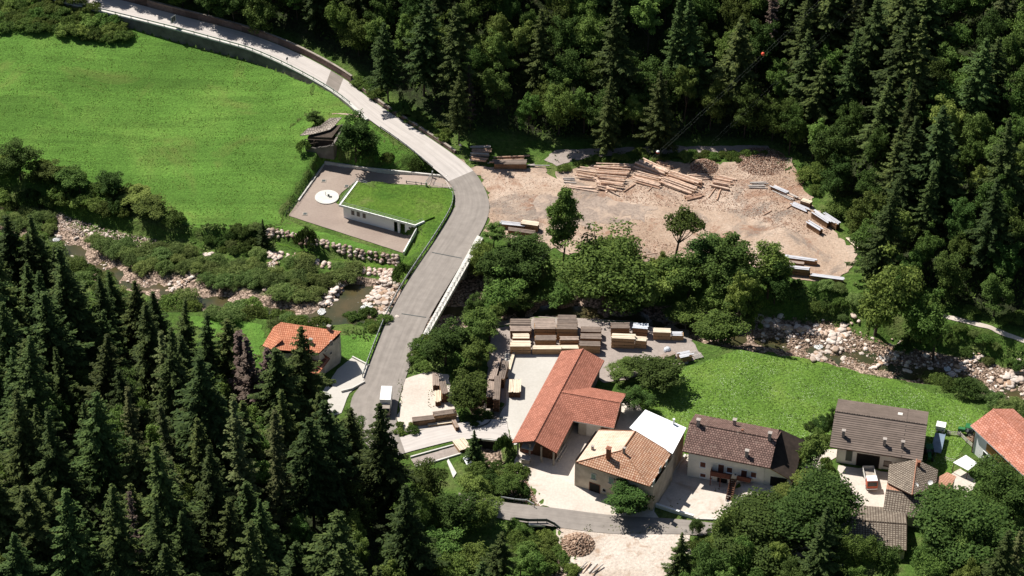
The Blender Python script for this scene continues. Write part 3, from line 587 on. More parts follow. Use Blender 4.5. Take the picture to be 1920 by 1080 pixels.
# boulder retaining walls, one mesh each
def stonewall(lab, top, drop, rows=3, size=.55):
    vs = []; fs = []; k = 0; L = resample(smooth(PP(top)), size * 1.5)
    base = bmesh.new(); bmesh.ops.create_icosphere(base, subdivisions=1, radius=1); bv = np.array([v.co[:] for v in base.verts]); bf = np.array([[v.index for v in f.verts] for f in base.faces]); base.free()
    for p in L:
        for r_ in range(rows):
            for _ in range(1):
                c = np.array([p.x + rng.uniform(-.3, .3), p.y - r_ * .45 + rng.uniform(-.2, .2), p.z + .15 - (r_ + .3) * drop / rows + rng.uniform(-.15, .15)])
                c[2] = max(c[2], H(c[0], c[1]) + .12); s = size * rng.uniform(.65, 1.25); a = rng.uniform(0, 6.3); rot = np.array([[math.cos(a), -math.sin(a), 0], [math.sin(a), math.cos(a), 0], [0, 0, 1]])
                q = (bv * np.array([s * 1.15, s * .9, s * .75]) * (1 + nrg.uniform(-.22, .22, (len(bv), 1)))) @ rot.T + c; vs.append(q); fs.append(bf + k); k += len(bv)
    return tag(rawmesh('boulder_wall', np.vstack(vs), np.vstack(fs), M['rock']), lab, 'stone wall')
stonewall('upper boulder retaining wall below the white flat building forecourt', [(500,431),(535,433),(570,446),(610,452),(650,464),(700,474),(745,481)], 2.2, 4)
stonewall('lower boulder retaining wall along the pool', [(506,474),(560,480),(600,490),(650,500),(700,505),(735,508)], 3.0, 5, .6)
# ------------------------------------------------------------------ buildings
class Bld:
    def __init__(s, name, label, cat, E1, E2, B1, he, hr, wall, roof, base=None, oy=.7, ox=(.6, .6), hips=(0, 0), L=None, Sp=None, th=.22, fascia='brownwood', gab=None, group=None, roofname='roof', roof2=None):
        e1, e2, b1 = P0(*E1, he), P0(*E2, he), P0(*B1, he); x = (e2 - e1); x.z = 0; s.L = L or x.length; x.normalize(); y = Vector((-x.y, x.x, 0))
        s.S = Sp or (b1 - e1).dot(y); s.x, s.y = x, y; c = e1 + x * s.L / 2 + y * s.S / 2
        s.base = H(c.x, c.y) if base is None else base; s.o = Vector((e1.x, e1.y, s.base)); s.th = math.atan2(x.y, x.x)
        s.he = he - s.base; s.hr = hr - s.base; s.oy, s.ox, s.h = oy, ox, hips; s.k = (s.hr - s.he) / (s.S / 2)
        s.root = empty(name, s.o, s.th, label, cat, group)
        L_, S_, he_, hr_ = s.L, s.S, s.he, s.hr; wt = s.he + s.k * oy - .05
        b = MB(); x0, x1, y0, y1 = ox[0], L_ - ox[1], oy, S_ - oy; z0 = -1.5
        for (a, c_) in (((x0, y0), (x1, y0)), ((x1, y1), (x0, y1))): b.face([(*a, z0), (*c_, z0), (*c_, wt), (*a, wt)])
        for xx, hp, sg in ((x0, hips[0], -1), (x1, hips[1], 1)):
            pts = [(xx, y1, z0), (xx, y0, z0), (xx, y0, wt)] + ([] if hp else [(xx, S_ / 2, hr_ - .05)]) + [(xx, y1, wt)]
            b.face(pts if sg < 0 else pts[::-1], 1 if gab else 0)
        s.wall = b.build('wall', [M[wall], M[gab or wall]], s.root)
        b = MB(); r0, r1 = (hips[0], S_ / 2, hr_), (L_ - hips[1], S_ / 2, hr_); sl = math.hypot(S_ / 2, hr_ - he_)
        b.prism([(0, 0, he_), (L_, 0, he_), r1, r0], th, 0, 1, [(0, 0), (L_, 0), (r1[0], sl), (r0[0], sl)])
        b.prism([(L_, S_, he_), (0, S_, he_), r0, r1], th, 2 if roof2 else 0, 1, [(L_, 0), (0, 0), (r0[0], sl), (r1[0], sl)])
        if hips[0]: b.prism([(0, S_, he_), (0, 0, he_), r0], th, 0, 1)
        if hips[1]: b.prism([(L_, 0, he_), (L_, S_, he_), r1], th, 0, 1)
        s.roof = b.build(roofname, [M[roof], M[fascia], M[roof2 or roof]], s.root)
        b = MB(); b.tube(Vector(r0) + Vector((0, 0, .04)), Vector(r1) + Vector((0, 0, .04)), .13, n=6)
        if hips[0]: b.tube(r0, (0, 0, he_ + .03), .12); b.tube(r0, (0, S_, he_ + .03), .12)
        if hips[1]: b.tube(r1, (L_, 0, he_ + .03), .12); b.tube(r1, (L_, S_, he_ + .03), .12)
        b.build('ridge_tiles', M[roof], s.roof)
    def toloc(s, p): d = Vector(p) - s.o; return Vector((d.dot(s.x), d.dot(s.y), d.z))
    def hitp(s, u, v, p0, nrm):                         # local plane
        d = Vector(ray(u, v)); o = Vector((0, 0, HC)); P_ = s.o + s.x * p0[0] + s.y * p0[1] + Vector((0, 0, p0[2])); N = s.x * nrm[0] + s.y * nrm[1] + Vector((0, 0, nrm[2]))
        t = (P_ - o).dot(N) / d.dot(N); return s.toloc(o + d * t)
    def face(s, f):
        return {'front': ((0, s.oy, 0), (0, -1, 0)), 'back': ((0, s.S - s.oy, 0), (0, 1, 0)), 'x0': ((s.ox[0], 0, 0), (-1, 0, 0)), 'x1': ((s.L - s.ox[1], 0, 0), (1, 0, 0))}[f]
    def win(s, f, u, v, w, h, name='window', mat='glass', frame='white', sill=True, fr=.1):
        p0, n_ = s.face(f); q = s.hitp(u, v, p0, n_); n_ = Vector(n_); t = Vector((-n_.y, n_.x, 0)); rz = math.atan2(t.y, t.x); b = MB()
        for sx in (-1, 1): b.box(q + n_ * .03 + t * sx * (w / 2 + fr / 2), (fr, .12, h + 2 * fr), 0, rz)
        for sz in (-1, 1): b.box(q + n_ * .03 + Vector((0, 0, sz * (h / 2 + fr / 2))), (w, .12, fr), 0, rz)
        if sill and name == 'window': b.box(q + n_ * .1 - Vector((0, 0, h / 2 + fr + .04)), (w + .3, .26, .07), 0, rz)
        o = b.build(name, M[frame], s.root); b = MB(); b.box(q + n_ * .02, (w, .08, h), 0, rz); b.build('pane' if name == 'window' else 'leaf', M[mat], o); return q
    def roofpt(s, u, v, side=0):
        n_ = (0, -s.k, 1) if side == 0 else (0, s.k, 1); p0 = (0, 0, s.he) if side == 0 else (0, s.S, s.he); return s.hitp(u, v, p0, n_)
    def chim(s, u, v, w=.6, h=1.3, mat='chim', cap=True, side=0, d=None):
        q = s.roofpt(u, v, side); b = MB(); b.box((q.x, q.y, q.z + h / 2 - .3), (w, d or w, h + .6), 0)
        if cap:
            b.box((q.x, q.y, q.z + h + .12), (w * .8, (d or w) * .8, .2), 1); b.box((q.x, q.y, q.z + h + .27), (w * 1.35, (d or w) * 1.35, .1), 0)
        b.build('chimney', [M[mat], M['dark']], s.roof)
def pchim(parent, o, p, w=.6, h=1.2, mat='chim', name='chimney'):
    b = MB(); b.box((p.x, p.y, p.z + h / 2 - .3), (w, w, h + .6)); b.box((p.x, p.y, p.z + h + .05), (w * 1.3, w * 1.3, .12)); b.build(name, M[mat], parent)
def pxroof(name, label, faces, wallpx, he, walls, roofmat, base=0.0, th=.2, group=None, cat='building', fascia='brownwood', ridges=()):
    """building whose roof faces are given corner by corner; walls drop from the outline"""
    pts = [P0(*q) for f in faces for q in f]; c = sum(pts, Vector()) / len(pts); o = Vector((c.x, c.y, base)); root = empty(name, o, 0, label, cat, group)
    b = MB()
    for f in faces: b.prism([P0(*q) - o for q in f], th, 0, 1)
    rf = b.build('roof', [M[roofmat], M[fascia]], root)
    w = [P0(*q) - o for q in wallpx]; cc = sum(w, Vector()) / len(w); b = MB(); n = len(w)
    w = [Vector((cc.x + (q.x - cc.x) * .93, cc.y + (q.y - cc.y) * .93, q.z - .15)) for q in w]
    ar = sum(w[i].x * w[(i + 1) % n].y - w[(i + 1) % n].x * w[i].y for i in range(n))
    if ar < 0: w = w[::-1]
    for i in range(n): p, q = w[i], w[(i + 1) % n]; b.face([(p.x, p.y, -1.5), (q.x, q.y, -1.5), (q.x, q.y, q.z), (p.x, p.y, p.z)])
    b.build('wall', M[walls], root)
    if ridges:
        b = MB()
        for a, e in ridges: b.tube(P0(*a) - o + Vector((0, 0, .05)), P0(*e) - o + Vector((0, 0, .05)), .13)
        b.build('ridge_tiles', M['t_orange'], rf)
    return root, rf, o
# sawmill with its cross wing
sm = Bld('sawmill', 'long sawmill shed with a red tiled gable roof and a broad tiled cross wing', 'sawmill', (1053,658), (960,830), (1133,677), 4.5, 6.5, 'darkwall', 't_saw', oy=.8, ox=(.8, 2.6), gab='brownwood', fascia='redwood')
wg = Bld('wing', None, None, (1040,783), (1151,803), (1179,739), 4.5, 6.75, 'plasterb', 't_saw', oy=1.0, ox=(5, .8), base=sm.base, Sp=11.7, fascia='white', gab='brownwood')
mt_ = sm.root.matrix_basis.inverted() @ wg.root.matrix_basis
for ch in list(wg.root.children):
    ch.parent = sm.root; ch.matrix_local = mt_ @ ch.matrix_local; ch.name = 'wing_' + ch.name.split('.')[0]
bpy.data.objects.remove(wg.root)
# near gable front: dark bay with pale opening boards, posts
b = MB(); X = sm.L - 2.6
for yy in (1.0, 3.6, 6.2, sm.S - 1.0): b.box((sm.L - .9, yy, sm.he / 2 - .4), (.3, .3, sm.he + .8))
b.build('post', M['stonew'], sm.root)
b = MB(); b.box((X + .06, 2.6, 1.5), (.15, 2.0, 2.6)); b.build('door', M['redwood'], sm.root)
b = MB(); b.box((X + .06, 6.6, 1.4), (.15, 2.2, 2.4)); b.build('door', M['brownwood'], sm.root)
b = MB(); b.prism([(X + 2.2, 1.9, 3.3), (X + 2.2, 4.4, 3.3), (X + .1, 4.4, 3.9), (X + .1, 1.9, 3.9)], .12); b.build('canopy', M['logold'], sm.root)
b = MB(); b.box((wg.L * .5 + 1.8, 1.0, 2.0), (3.0, .1, 3.6)); b.box((wg.L * .5 + 4.6, 1.0, 1.8), (2.2, .12, 3.4), 1)
o_ = b.build('wall_panel', [M['concw'], M['brownwood']], sm.root); o_.matrix_local = mt_ @ o_.matrix_local
# old farmhouse (half hipped) with white metal annex
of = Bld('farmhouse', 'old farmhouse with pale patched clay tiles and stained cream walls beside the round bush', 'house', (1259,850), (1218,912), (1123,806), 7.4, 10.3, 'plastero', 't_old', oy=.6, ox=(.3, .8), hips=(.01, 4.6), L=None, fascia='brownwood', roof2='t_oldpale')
of.chim(1141,855, .8, 1.9, 'brick', side=1)
for (u, v) in ((1170,846), (1111,843)): of.chim(u, v, .45, .7, 'chim', side=1)
for (u, v) in ((1113,893), (1146,901)): of.win('x1', u, v, 1.0, 1.3, mat='shutter', frame='concw')
of.win('x1', 1115,916, 2.3, 2.7, 'door', 'dark', 'brick'); of.win('x1', 1168,908, 1.5, 2.1, 'door', 'dark', 'brownwood'); of.win('x1', 1133,919, .7, .7, mat='dark', frame='concw')
for (u, v) in ((1226,905), (1238,880), (1250,868)): of.win('front', u, v, .9, 1.1, mat='shutter', frame='concw')
def annex():
    r = [(1210,768,8.6), (1287,802,8.6), (1261,851,7.9), (1180,802,7.9)]; root, rf, o = pxroof('annex', 'flat roofed annex with a blank white sheet roof behind the old farmhouse', [r[::-1] if False else [r[3], r[2], r[1], r[0]]], r, 8, 'plastero', 'roofwhite', cat='building', fascia='coverd')
    pchim(rf, o, P0(1263,795,8.6) - o, .35, 1.3, 'white', 'flue_pipe')
annex()
# white farmhouse
fh = Bld('farmhouse', 'white rendered farmhouse with weathered brown tiles, red shutters and a raised timber balcony', 'house', (1279,846), (1444,878), (1310,777), 7.4, 10.1, 'plasterc', 't_farm', oy=.9, ox=(1.2, 1.2), gab='brownwood')
for (u, v, sd) in ((1400,855,0), (1309,797,0), (1377,797,1), (1443,822,1)): fh.chim(u, v, .65, 1.3, 'chim', side=sd)
fh.chim(1392,808, .4, .4, 'brick', False, 1)
for (u, v, w, h) in ((1318,871,1.1,1.35), (1368,881,1.1,1.35), (1413,890,1.1,1.35), (1318,891,1.1,.9)): fh.win('front', u, v, w, h, mat='redwood', frame='plasterw')
for (u, v) in ((1352,878), (1395,889)): fh.win('front', u, v, 1.2, 2.1, 'door', 'redwood', 'plasterw')
fh.win('front', 1379,889, .35, .35, mat='dark'); fh.win('front', 1333,897, .5, .4, mat='dark'); fh.win('front', 1354,903, 2.1, 2.0, 'door', 'dark', 'concw')
a = fh.hitp(1334,891, *fh.face('front')); c = fh.hitp(1372,899, *fh.face('front')); e_ = fh.hitp(1409,903, *fh.face('front'))
b = MB(); zf = 2.9
b.box(((a.x + c.x) / 2, fh.oy - .8, zf), (c.x - a.x, 1.6, .18))
for k in range(int((c.x - a.x) / .18)): b.box((a.x + .1 + k * .18, fh.oy - 1.56, zf + .55), (.12, .05, .95))
b.box(((a.x + c.x) / 2, fh.oy - 1.56, zf + 1.08), (c.x - a.x, .12, .1)); b.box((a.x, fh.oy - .8, zf + .55), (.08, 1.6, 1.0))
for xx in (a.x + .1, (a.x + c.x) / 2, c.x - .1): b.box((xx, fh.oy - 1.5, zf / 2 - .3), (.18, .18, zf + .5))
b.build('balcony', M['redwood'], fh.root)
b = MB(); b.box(((c.x + 1.2 + e_.x) / 2, fh.oy - .7, zf), (e_.x - c.x - 1.2, 1.4, .18)); b.box(((c.x + 1.2 + e_.x) / 2, fh.oy - 1.38, zf + .55), (e_.x - c.x - 1.2, .08, 1.1))
b.build('landing', M['redwood'], fh.root)
b = MB()
for k in range(12): b.box((c.x + .6, fh.oy - 1.4 - k * .33, zf - .1 - k * .25), (1.3, .36, .16))
for sx in (-.05, 1.25): b.prism([(c.x + sx - .05, fh.oy - 1.3, zf + .9), (c.x + sx - .05, fh.oy - 5.3, -.0 + .9), (c.x + sx + .05, fh.oy - 5.3, .9), (c.x + sx + .05, fh.oy - 1.3, zf + .9)], .7)
b.build('stair', M['brownwood'], fh.root)
# lean-to garage with tarred roof at the right end of the white farmhouse
b = MB(); L_, S_ = fh.L, fh.S
b.prism([(L_ - .5, .1, fh.he + .1), (L_ + 4.8, .8, 4.4), (L_ + 4.8, S_ + 1.2, 4.8), (L_ - .5, S_ - .4, fh.he + .6)], .2, 0, 1)
b.face([(L_ - .5, .1, fh.he + .1), (L_ - .5, S_ - .4, fh.he + .6), (L_ - .2, S_ / 2, fh.hr - .2)], 0)
b.build('lean_to_roof', [M['tar'], M['ochre']], fh.root)
b = MB(); b.face([(L_ - 1.2, 1.0, -1), (L_ + 4.3, 1.3, -1), (L_ + 4.3, 1.3, 4.5), (L_ - 1.2, 1.0, 7.0)]); b.face([(L_ + 4.3, 1.3, -1), (L_ + 4.3, S_ + .6, -1), (L_ + 4.3, S_ + .6, 4.6), (L_ + 4.3, 1.3, 4.4)]); b.build('lean_to_wall', M['plasterc'], fh.root)
b = MB(); b.box((L_ + 1.8, 1.1, 2.8), (3.4, .12, 3.0), 0, math.atan2(.3, 5.5)); b.build('garage_door', M['dark'], fh.root)
# large barn
br = Bld('barn', 'large barn with a grey-brown tiled roof and three vents, behind the red tipper truck', 'barn', (1555,838), (1729,864), (1594,747), 5.3, 8.4, 'plasterc', 't_barn', oy=1.6, ox=(1.6, .9), gab='brownwood', fascia='brownwood', Sp=16)
for (u, v) in ((1581,818), (1658,834), (1692,839)): br.chim(u, v, .6, 1.4, 'chim')
b = MB(); q = br.roofpt(1688,777, 1); b.box((q.x, q.y, q.z + .1), (1.0, .8, .2)); b.build('skylight', M['concw'], br.roof)
br.win('front', 1592,854, 1.3, 2.9, 'door', 'greyteal', 'concw'); br.win('front', 1627,866, 4.6, 3.8, 'door', 'dark', 'brownwood'); br.win('front', 1664,869, 1.4, 1.2, mat='stonew', frame='brownwood'); br.win('front', 1684,872, 1.4, 1.0, mat='stonew', frame='brownwood')
# building with brick-red roof cut by the right edge
rb = Bld('farm_building', 'white farm building with new clay tiles and a timber band, at the right edge', 'building', (1819,798), (1911,884), (1900,768), 7, 9.3, 'plasterw', 't_right', oy=.9, ox=(.9, .9), L=24, Sp=11.4, fascia='white', gab='plasterw')
q0 = rb.hitp(1852,832, *rb.face('front')); q1 = rb.hitp(1905,880, *rb.face('front')); b = MB(); b.box(((q0.x + 22) / 2, rb.oy - .12, 4.7), (22 - q0.x, .25, 1.8)); b.build('timber_band', M['ochre'], rb.root)
for (u, v, w) in ((1847,853,1.2), (1857,864,1.1), (1881,887,1.3), (1900,902,1.2)): rb.win('front', u, v, w, 1.3)
rb.win('front', 1870,877, 1.1, 2.0, 'door', 'ochre', 'concw')
b = MB(); b.tube((.95, .75, -.5), (.95, .75, rb.he), .12); b.build('downpipe', M['brownwood'], rb.root)
# low grey-roofed cluster
root, rf, o = pxroof('outbuilding', 'grey tiled outbuilding with two satellite dishes, in front of the barn', [[(1664,905,4.3), (1710,928,6.3), (1719,861,6.3), (1667,871,4.3)], [(1710,928,6.3), (1733,921,5.3), (1756,903,4.3), (1759,881,4.3), (1719,861,6.3)]],
    [(1667,871,4.3), (1664,905,4.3), (1710,927,4.3), (1756,903,4.3), (1759,881,4.3), (1719,862,4.3)], 4.3, 'plastero', 't_grey', ridges=[((1710,928,6.3), (1719,861,6.3))])
pchim(rf, o, P0(1722,873,6.2) - o, .6, 1.1, 'brick')
for (u, v) in ((1718,910), (1745,905)):
    c = P0(u, v, 5.9) - o; b = MB(); b.tube(c - Vector((0, 0, 1)), c, .05)
    f = Vector((-.5, -.6, .6)).normalized(); x = f.orthogonal().normalized(); y = f.cross(x); n = 14
    for rr0, rr1, h0, h1 in ((0, .3, 0, .04), (.3, .55, .04, .14)):
        for i in range(n):
            t0, t1 = 2 * math.pi * i / n, 2 * math.pi * (i + 1) / n; q = lambda r_, t, h: c + x * r_ * math.cos(t) + y * r_ * math.sin(t) + f * h
            b.face([q(rr1, t0, h1), q(rr1, t1, h1), q(rr0, t1, h0), q(rr0, t0, h0)] if rr0 else [q(rr1, t0, h1), q(rr1, t1, h1), q(0, 0, 0)])
    b.tube(c, c + f * .55, .03); b.build('satellite_dish', M['white'], rf)
cl = Bld('outbuilding', 'low cottage with a dark tiled front slope and a red brick chimney, nearest the trees', 'building', (1655,961), (1745,975), (1662,900), 3.0, 4.8, 'plastero', 't_grey', oy=.4, ox=(.3, .3), fascia='t_orange', roof2='t_orange')
cl.chim(1743,930, .7, 1.3, 'brick')
sh = Bld('outbuilding', 'long grey tiled shed roof running down into the trees below the courtyard', 'building', (1575,1022), (1700,1032), (1580,945), 2.8, 4.3, 'plastero', 't_grey', oy=.4, ox=(.3, .3))
pxroof('outbuilding', 'small pink tiled roof squeezed in behind the satellite dishes', [[(1728,912,3.6), (1746,920,3.6), (1780,918,3.6), (1793,893,3.6), (1776,885,3.6)]], [(1728,912,3.6), (1746,920,3.6), (1780,918,3.6), (1793,893,3.6), (1776,885,3.6)], 3.6, 'plastero', 't_orange')
# canopy in front of the right building
cv = [(1787,867,2.9), (1811,853,2.9), (1833,868,2.6), (1815,882,2.6)]; ct = sum([P0(*q) for q in cv], Vector()) / 4; o = Vector((ct.x, ct.y, 0))
root = empty('canopy', o, 0, 'white square canopy on posts beside the white farm building', 'canopy'); b = MB(); b.prism([P0(*q) - o for q in cv][::-1], .1); b.build('cover', M['roofwhite'], root)
for q in cv: c = (P0(*q) - o) * .93; b = MB(); b.tube((c.x, c.y, 0), (c.x, c.y, 2.6), .07); b.build('post', M['brownwood'], root)
# bright tiled house on the left, half hidden by spruces
lh = Bld('house', 'house with bright orange-red tiles and a stained gable wall, half hidden by tall spruces', 'house', (601,662), (640,621), (528,603), 7.2, 8.8, 'plastero', 't_house', oy=.5, ox=(.3, .5))
bpy.data.objects.remove(lh.roof.children[0]); 
for ch in list(lh.root.children): bpy.data.objects.remove(ch)
def lhouse():
    o = lh.o; root = lh.root; T = lambda q: lh.toloc(P0(*q)); b = MB()
    b.prism([T((492,648,6.6)), T((508,655,6.8)), T((530,637,8.2)), T((513,613,8.4))], .2, 0, 1)
    b.prism([T((508,655,6.8)), T((598,662,6.9)), T((640,621,8.6)), T((527,604,8.6)), T((513,613,8.4))], .2, 0, 1)
    b.prism([T((596,702,3.6)), T((619,672,4.2)), T((600,658,6.8)), T((560,652,6.8)), T((550,690,4))], .2, 0, 1)
    b.prism([T((640,621,8.6)), T((639,622,6.2)), T((527,605,6.2)), T((527,604,8.6))], .2, 0, 1)
    rf = b.build('roof', [M['t_house'], M['redwood']], root)
    w = [T((598,662,6.8)), T((635,630,7.6)), T((638,624,6.6)), T((530,607,6.6)), T((500,645,6.4)), T((510,660,6.4))]; b = MB()
    for i in range(len(w)): p, q = w[i], w[(i + 1) % len(w)]; b.face([(p.x, p.y, -3), (q.x, q.y, -3), (q.x, q.y, q.z - .3), (p.x, p.y, p.z - .3)])
    b.build('wall', M['plasterb'], root)
    w = [T((610,672,3.9)), T((594,697,3.5)), T((560,690,3.8)), T((570,655,6.0))]; b = MB()
    for i in range(len(w)): p, q = w[i], w[(i + 1) % len(w)]; b.face([(p.x, p.y, -2), (q.x, q.y, -2), (q.x, q.y, q.z - .3), (p.x, p.y, p.z - .3)])
    b.build('porch_wall', M['stonew'], root)
    for q in ((617,620,8.3), (583,645,7.2)): pchim(rf, o, T(q), .65, 1.3, 'chim')
    for (u, v, w_, h_, z) in ((611,654,.9,1.2,5.6), (621,643,.9,1.3,5.8), (620,662,.5,.6,3.0)):
        a, c = T((598,662,6.8)), T((635,630,7.6)); tdir = (c - a); tdir.z = 0; tdir.normalize(); nrm = Vector((tdir.y, -tdir.x, 0)); q = lh.hitp(u, v, (a.x, a.y, 0), (nrm.x, nrm.y, 0))
        b = MB(); rz = math.atan2(tdir.y, tdir.x); b.box(q + nrm * .03, (w_ + .2, .1, h_ + .2), 0, rz); f_ = b.build('window', M['concw'], root); b = MB(); b.box(q + nrm * .06, (w_, .1, h_), 0, rz); b.build('pane', M['glass'], f_)
lhouse()
# old ruined hay barn in the meadow
rp = lambda u, v, z: P0(u, v, z)
def ruin():
    base = P(600, 285); zb = base.z; root = empty('hay_barn', base, 0, 'ruined stone hay barn with a sagging silvered shingle roof beside the big tree', 'barn')
    T = lambda u, v, z: P0(u, v, zb + z) - base; A = [(562,254,3.6), (578,240,4.6), (600,236,5.0), (618,221,5.7), (641,220,5.6), (626,237,5.1), (618,243,4.9), (600,248,4.5), (582,252,4.1)]
    b = MB(); pt = [T(*q) for q in A]; c = sum(pt, Vector()) / len(pt)
    for i in range(len(pt)): b.prism([pt[i], c + Vector((0, 0, -.1)), pt[(i + 1) % len(pt)]][::-1], .18, 0, 0)
    b.build('roof', M['t_shingle'], root)
    b = MB(); w = [T(573,283,0), T(590,288,0), T(626,293,0), T(648,262,0), T(600,262,0)]; hh = [1.5, 1.6, 3.2, 4.6, 3.5]
    for i in range(4):
        p, q = w[i], w[i + 1]; n = 6
        for k in range(n):
            a, e = p.lerp(q, k / n), p.lerp(q, (k + 1) / n); h0 = hh[i] + (hh[i + 1] - hh[i]) * k / n; h1 = hh[i] + (hh[i + 1] - hh[i]) * (k + 1) / n + rng.uniform(-.2, .2)
            dn = (e - a).normalized(); nn = Vector((-dn.y, dn.x, 0)) * .5; b.face([(a.x, a.y, -1), (e.x, e.y, -1), (e.x, e.y, h1), (a.x, a.y, h0)])
            b.face([(a.x, a.y, h0), (e.x, e.y, h1), (e.x + nn.x, e.y + nn.y, h1), (a.x + nn.x, a.y + nn.y, h0)]); b.face([(e.x + nn.x, e.y + nn.y, -1), (a.x + nn.x, a.y + nn.y, -1), (a.x + nn.x, a.y + nn.y, h0), (e.x + nn.x, e.y + nn.y, h1)])
    b.build('wall', M['darkwall'], root)
    b = MB()
    for q, h in ((w[0], 3.2), (w[1], 3.6), (w[2], 4.4), (w[4], 4.0)): b.tube((q.x, q.y + .6, -.5), (q.x, q.y + .6, h), .14)
    b.tube(w[0] + Vector((0, .6, 3.1)), w[2] + Vector((0, .6, 4.3)), .12); b.tube(w[0] + Vector((.5, .6, 1.6)), w[1] + Vector((1, .6, 3)), .1); b.build('timber_frame', M['bark'], root)
    b = MB(); i_ = [T(578,277,0), T(624,284,0), T(642,264,0), T(600,264,0)]
    b.prism([(q.x, q.y, h) for q, h in zip(i_, (3.3, 4.2, 4.9, 4.0))], 5); b.build('dark_interior_box', M['bark'], root)  # solid dark box added to stand in for the shaded timber interior
    q = T(621,281,0); b = MB(); b.box((q.x, q.y, 1.0), (1.1, .3, 1.6)); b.build('doorway', M['dark'], root)
ruin()
# white flat building sunk in the bank
def flat():
    zr = .95; zb = -3.2; A = P0(635,384,zr); B = P0(779,423,zr); C = P0(669,339,zr); x = (B - A).normalized(); y = Vector((-x.y, x.x, 0)); L = (B - A).length
    root = empty('service_building', (A.x, A.y, zb), math.atan2(x.y, x.x), 'low white flat building with a grass roof set into the bank beside the road bend', 'building'); h = zr - zb
    D = (C - A).dot(y); sk = (C - A).dot(x); e = .32
    b = MB(); b.prism([(0, 0, h), (L, 0, h), (L, e, h), (0, e, h)], .5); b.prism([(0, e, h), (e * 1.2, e, h), (sk + e * 1.2, D, h), (sk, D, h)], .5); b.prism([(L - e, e, h), (L, e, h), (L + 1.2, 2.6, h), (L + 1.2 - e, 2.6, h)], .5); b.build('roof_edge', M['white'], root)
    b = MB(); b.prism([(e * 1.1, e, h - .06), (L - e, e, h - .06), (L + 2.4, 5.5, h - .2), (L, 7.5, h - .3), (sk + .4, D, h - .12)], .35); b.build('grass_roof', M['lawn'], root)
    yw = .75; t_ = h - .45; b = MB(); b.face([(.8, yw, -.5), (L - 6.2, yw, -.5), (L - 6.2, yw, t_), (.8, yw, t_)]); b.face([(.8 + 1, yw + 8, -.5), (.8, yw, -.5), (.8, yw, t_), (.8 + 1, yw + 8, t_)])
    b.box((L - 4.9, yw + .1, t_ / 2), (.5, .5, t_)); b.box((L - 1.9, yw + .12, t_ / 2), (2.6, .4, t_)); b.face([(L - 6.2, yw + 1.4, -.5), (L + .3, yw + 1.4, -.5), (L + .3, yw + 1.4, t_), (L - 6.2, yw + 1.4, t_)], 1)
    b.build('wall', [M['plasterw'], M['concw']], root)
    for xx in (3.4, 4.9, 6.5): b = MB(); b.box((xx, yw, 2.35), (.95, .14, 1.45)); w_ = b.build('window', M['white'], root); b = MB(); b.box((xx, yw - .05, 2.35), (.8, .1, 1.3)); b.build('pane', M['glass'], w_)
    for xx, w_, h_, zz, yy in ((L - 4.1, .8, .9, 2.2, yw + 1.33), (L - 1.9, .5, .5, 2.4, yw - .12), (L - .4, .5, .6, 2.2, yw + 1.33)): b = MB(); b.box((xx, yy, zz), (w_, .08, h_)); b.build('window', M['glass'], root)
    b = MB(); b.box((L - 5.6, yw + 1.33, 1.0), (.9, .08, 2.1)); b.build('door', M['metald'], root)
    b = MB(); n = 11
    for i in range(n): xx = .2 + (L - .4) * i / (n - 1); b.tube((xx, .15, h), (xx, .15, h + 1.0), .03)
    for z in (.5, 1.0): b.tube((.2, .15, h + z), (L - .2, .15, h + z), .035); b.tube((.2, .15, h + z), (sk + .1, D - .2, h + z), .035)
    for i in range(6): q = Vector((.2, .15, h)).lerp(Vector((sk + .1, D - .2, h)), i / 5); b.tube(q, q + Vector((0, 0, 1)), .03)
    for z in (.5, 1.0): b.tube((sk + .1, D - .2, h + z), (sk + 3.2, D - .5, h + z), .035); b.tube((L - .2, .15, h + z), (L + 1.0, 2.2, h + z), .035)
    b.build('railing', M['metal'], root)
flat()
def lowwall(lab, pts, h, w, mat, dz=0, name='retaining_wall', cat='wall', drop=1.2):
    L = resample([P(u, v) for u, v in pts], 2.5); b = MB()
    for i in range(len(L) - 1):
        a, c = L[i], L[i + 1]; d = (c - a); d.z = 0; d.normalize(); n = Vector((-d.y, d.x, 0)) * w / 2; a = a - d * .01; z0, z1 = a.z + h + dz, c.z + h + dz
        b.prism([(a.x - n.x, a.y - n.y, z0), (c.x - n.x, c.y - n.y, z1), (c.x + n.x, c.y + n.y, z1), (a.x + n.x, a.y + n.y, z0)], h + drop)
    return tag(b.build(name, M[mat]), lab, cat)
lowwall('long low wall with a pale coping along the upper edge of the forecourt drive', [(609,308),(690,320),(760,327),(838,335)], .9, .4, 'concw')
lowwall('low wall along the left edge of the forecourt', [(608,309),(580,350),(560,378)], .5, .35, 'concw')
lowwall('white sloping end wall between the forecourt and the grass bank', [(781,434),(770,454),(757,478)], 1.0, .3, 'white')
lowwall('pale coping wall on the left of the white farmhouse forecourt', [(1285,856),(1224,946)], .7, .45, 'concw')
lowwall('wall with pale coping between the white farmhouse forecourt and the village road', [(1224,948),(1260,960),(1300,972)], .9, .45, 'white')
lowwall('straight concrete kerb wall between farmhouse forecourt and asphalt', [(1304,974),(1360,976),(1420,980)], .35, .3, 'concw')
lowwall('low kerb wall of the orange house courtyard', [(661,671),(692,687)], .5, .3, 'concw')
lowwall('short pale garden wall in the orange house courtyard', [(640,736),(660,731),(684,718)], .6, .3, 'concw')
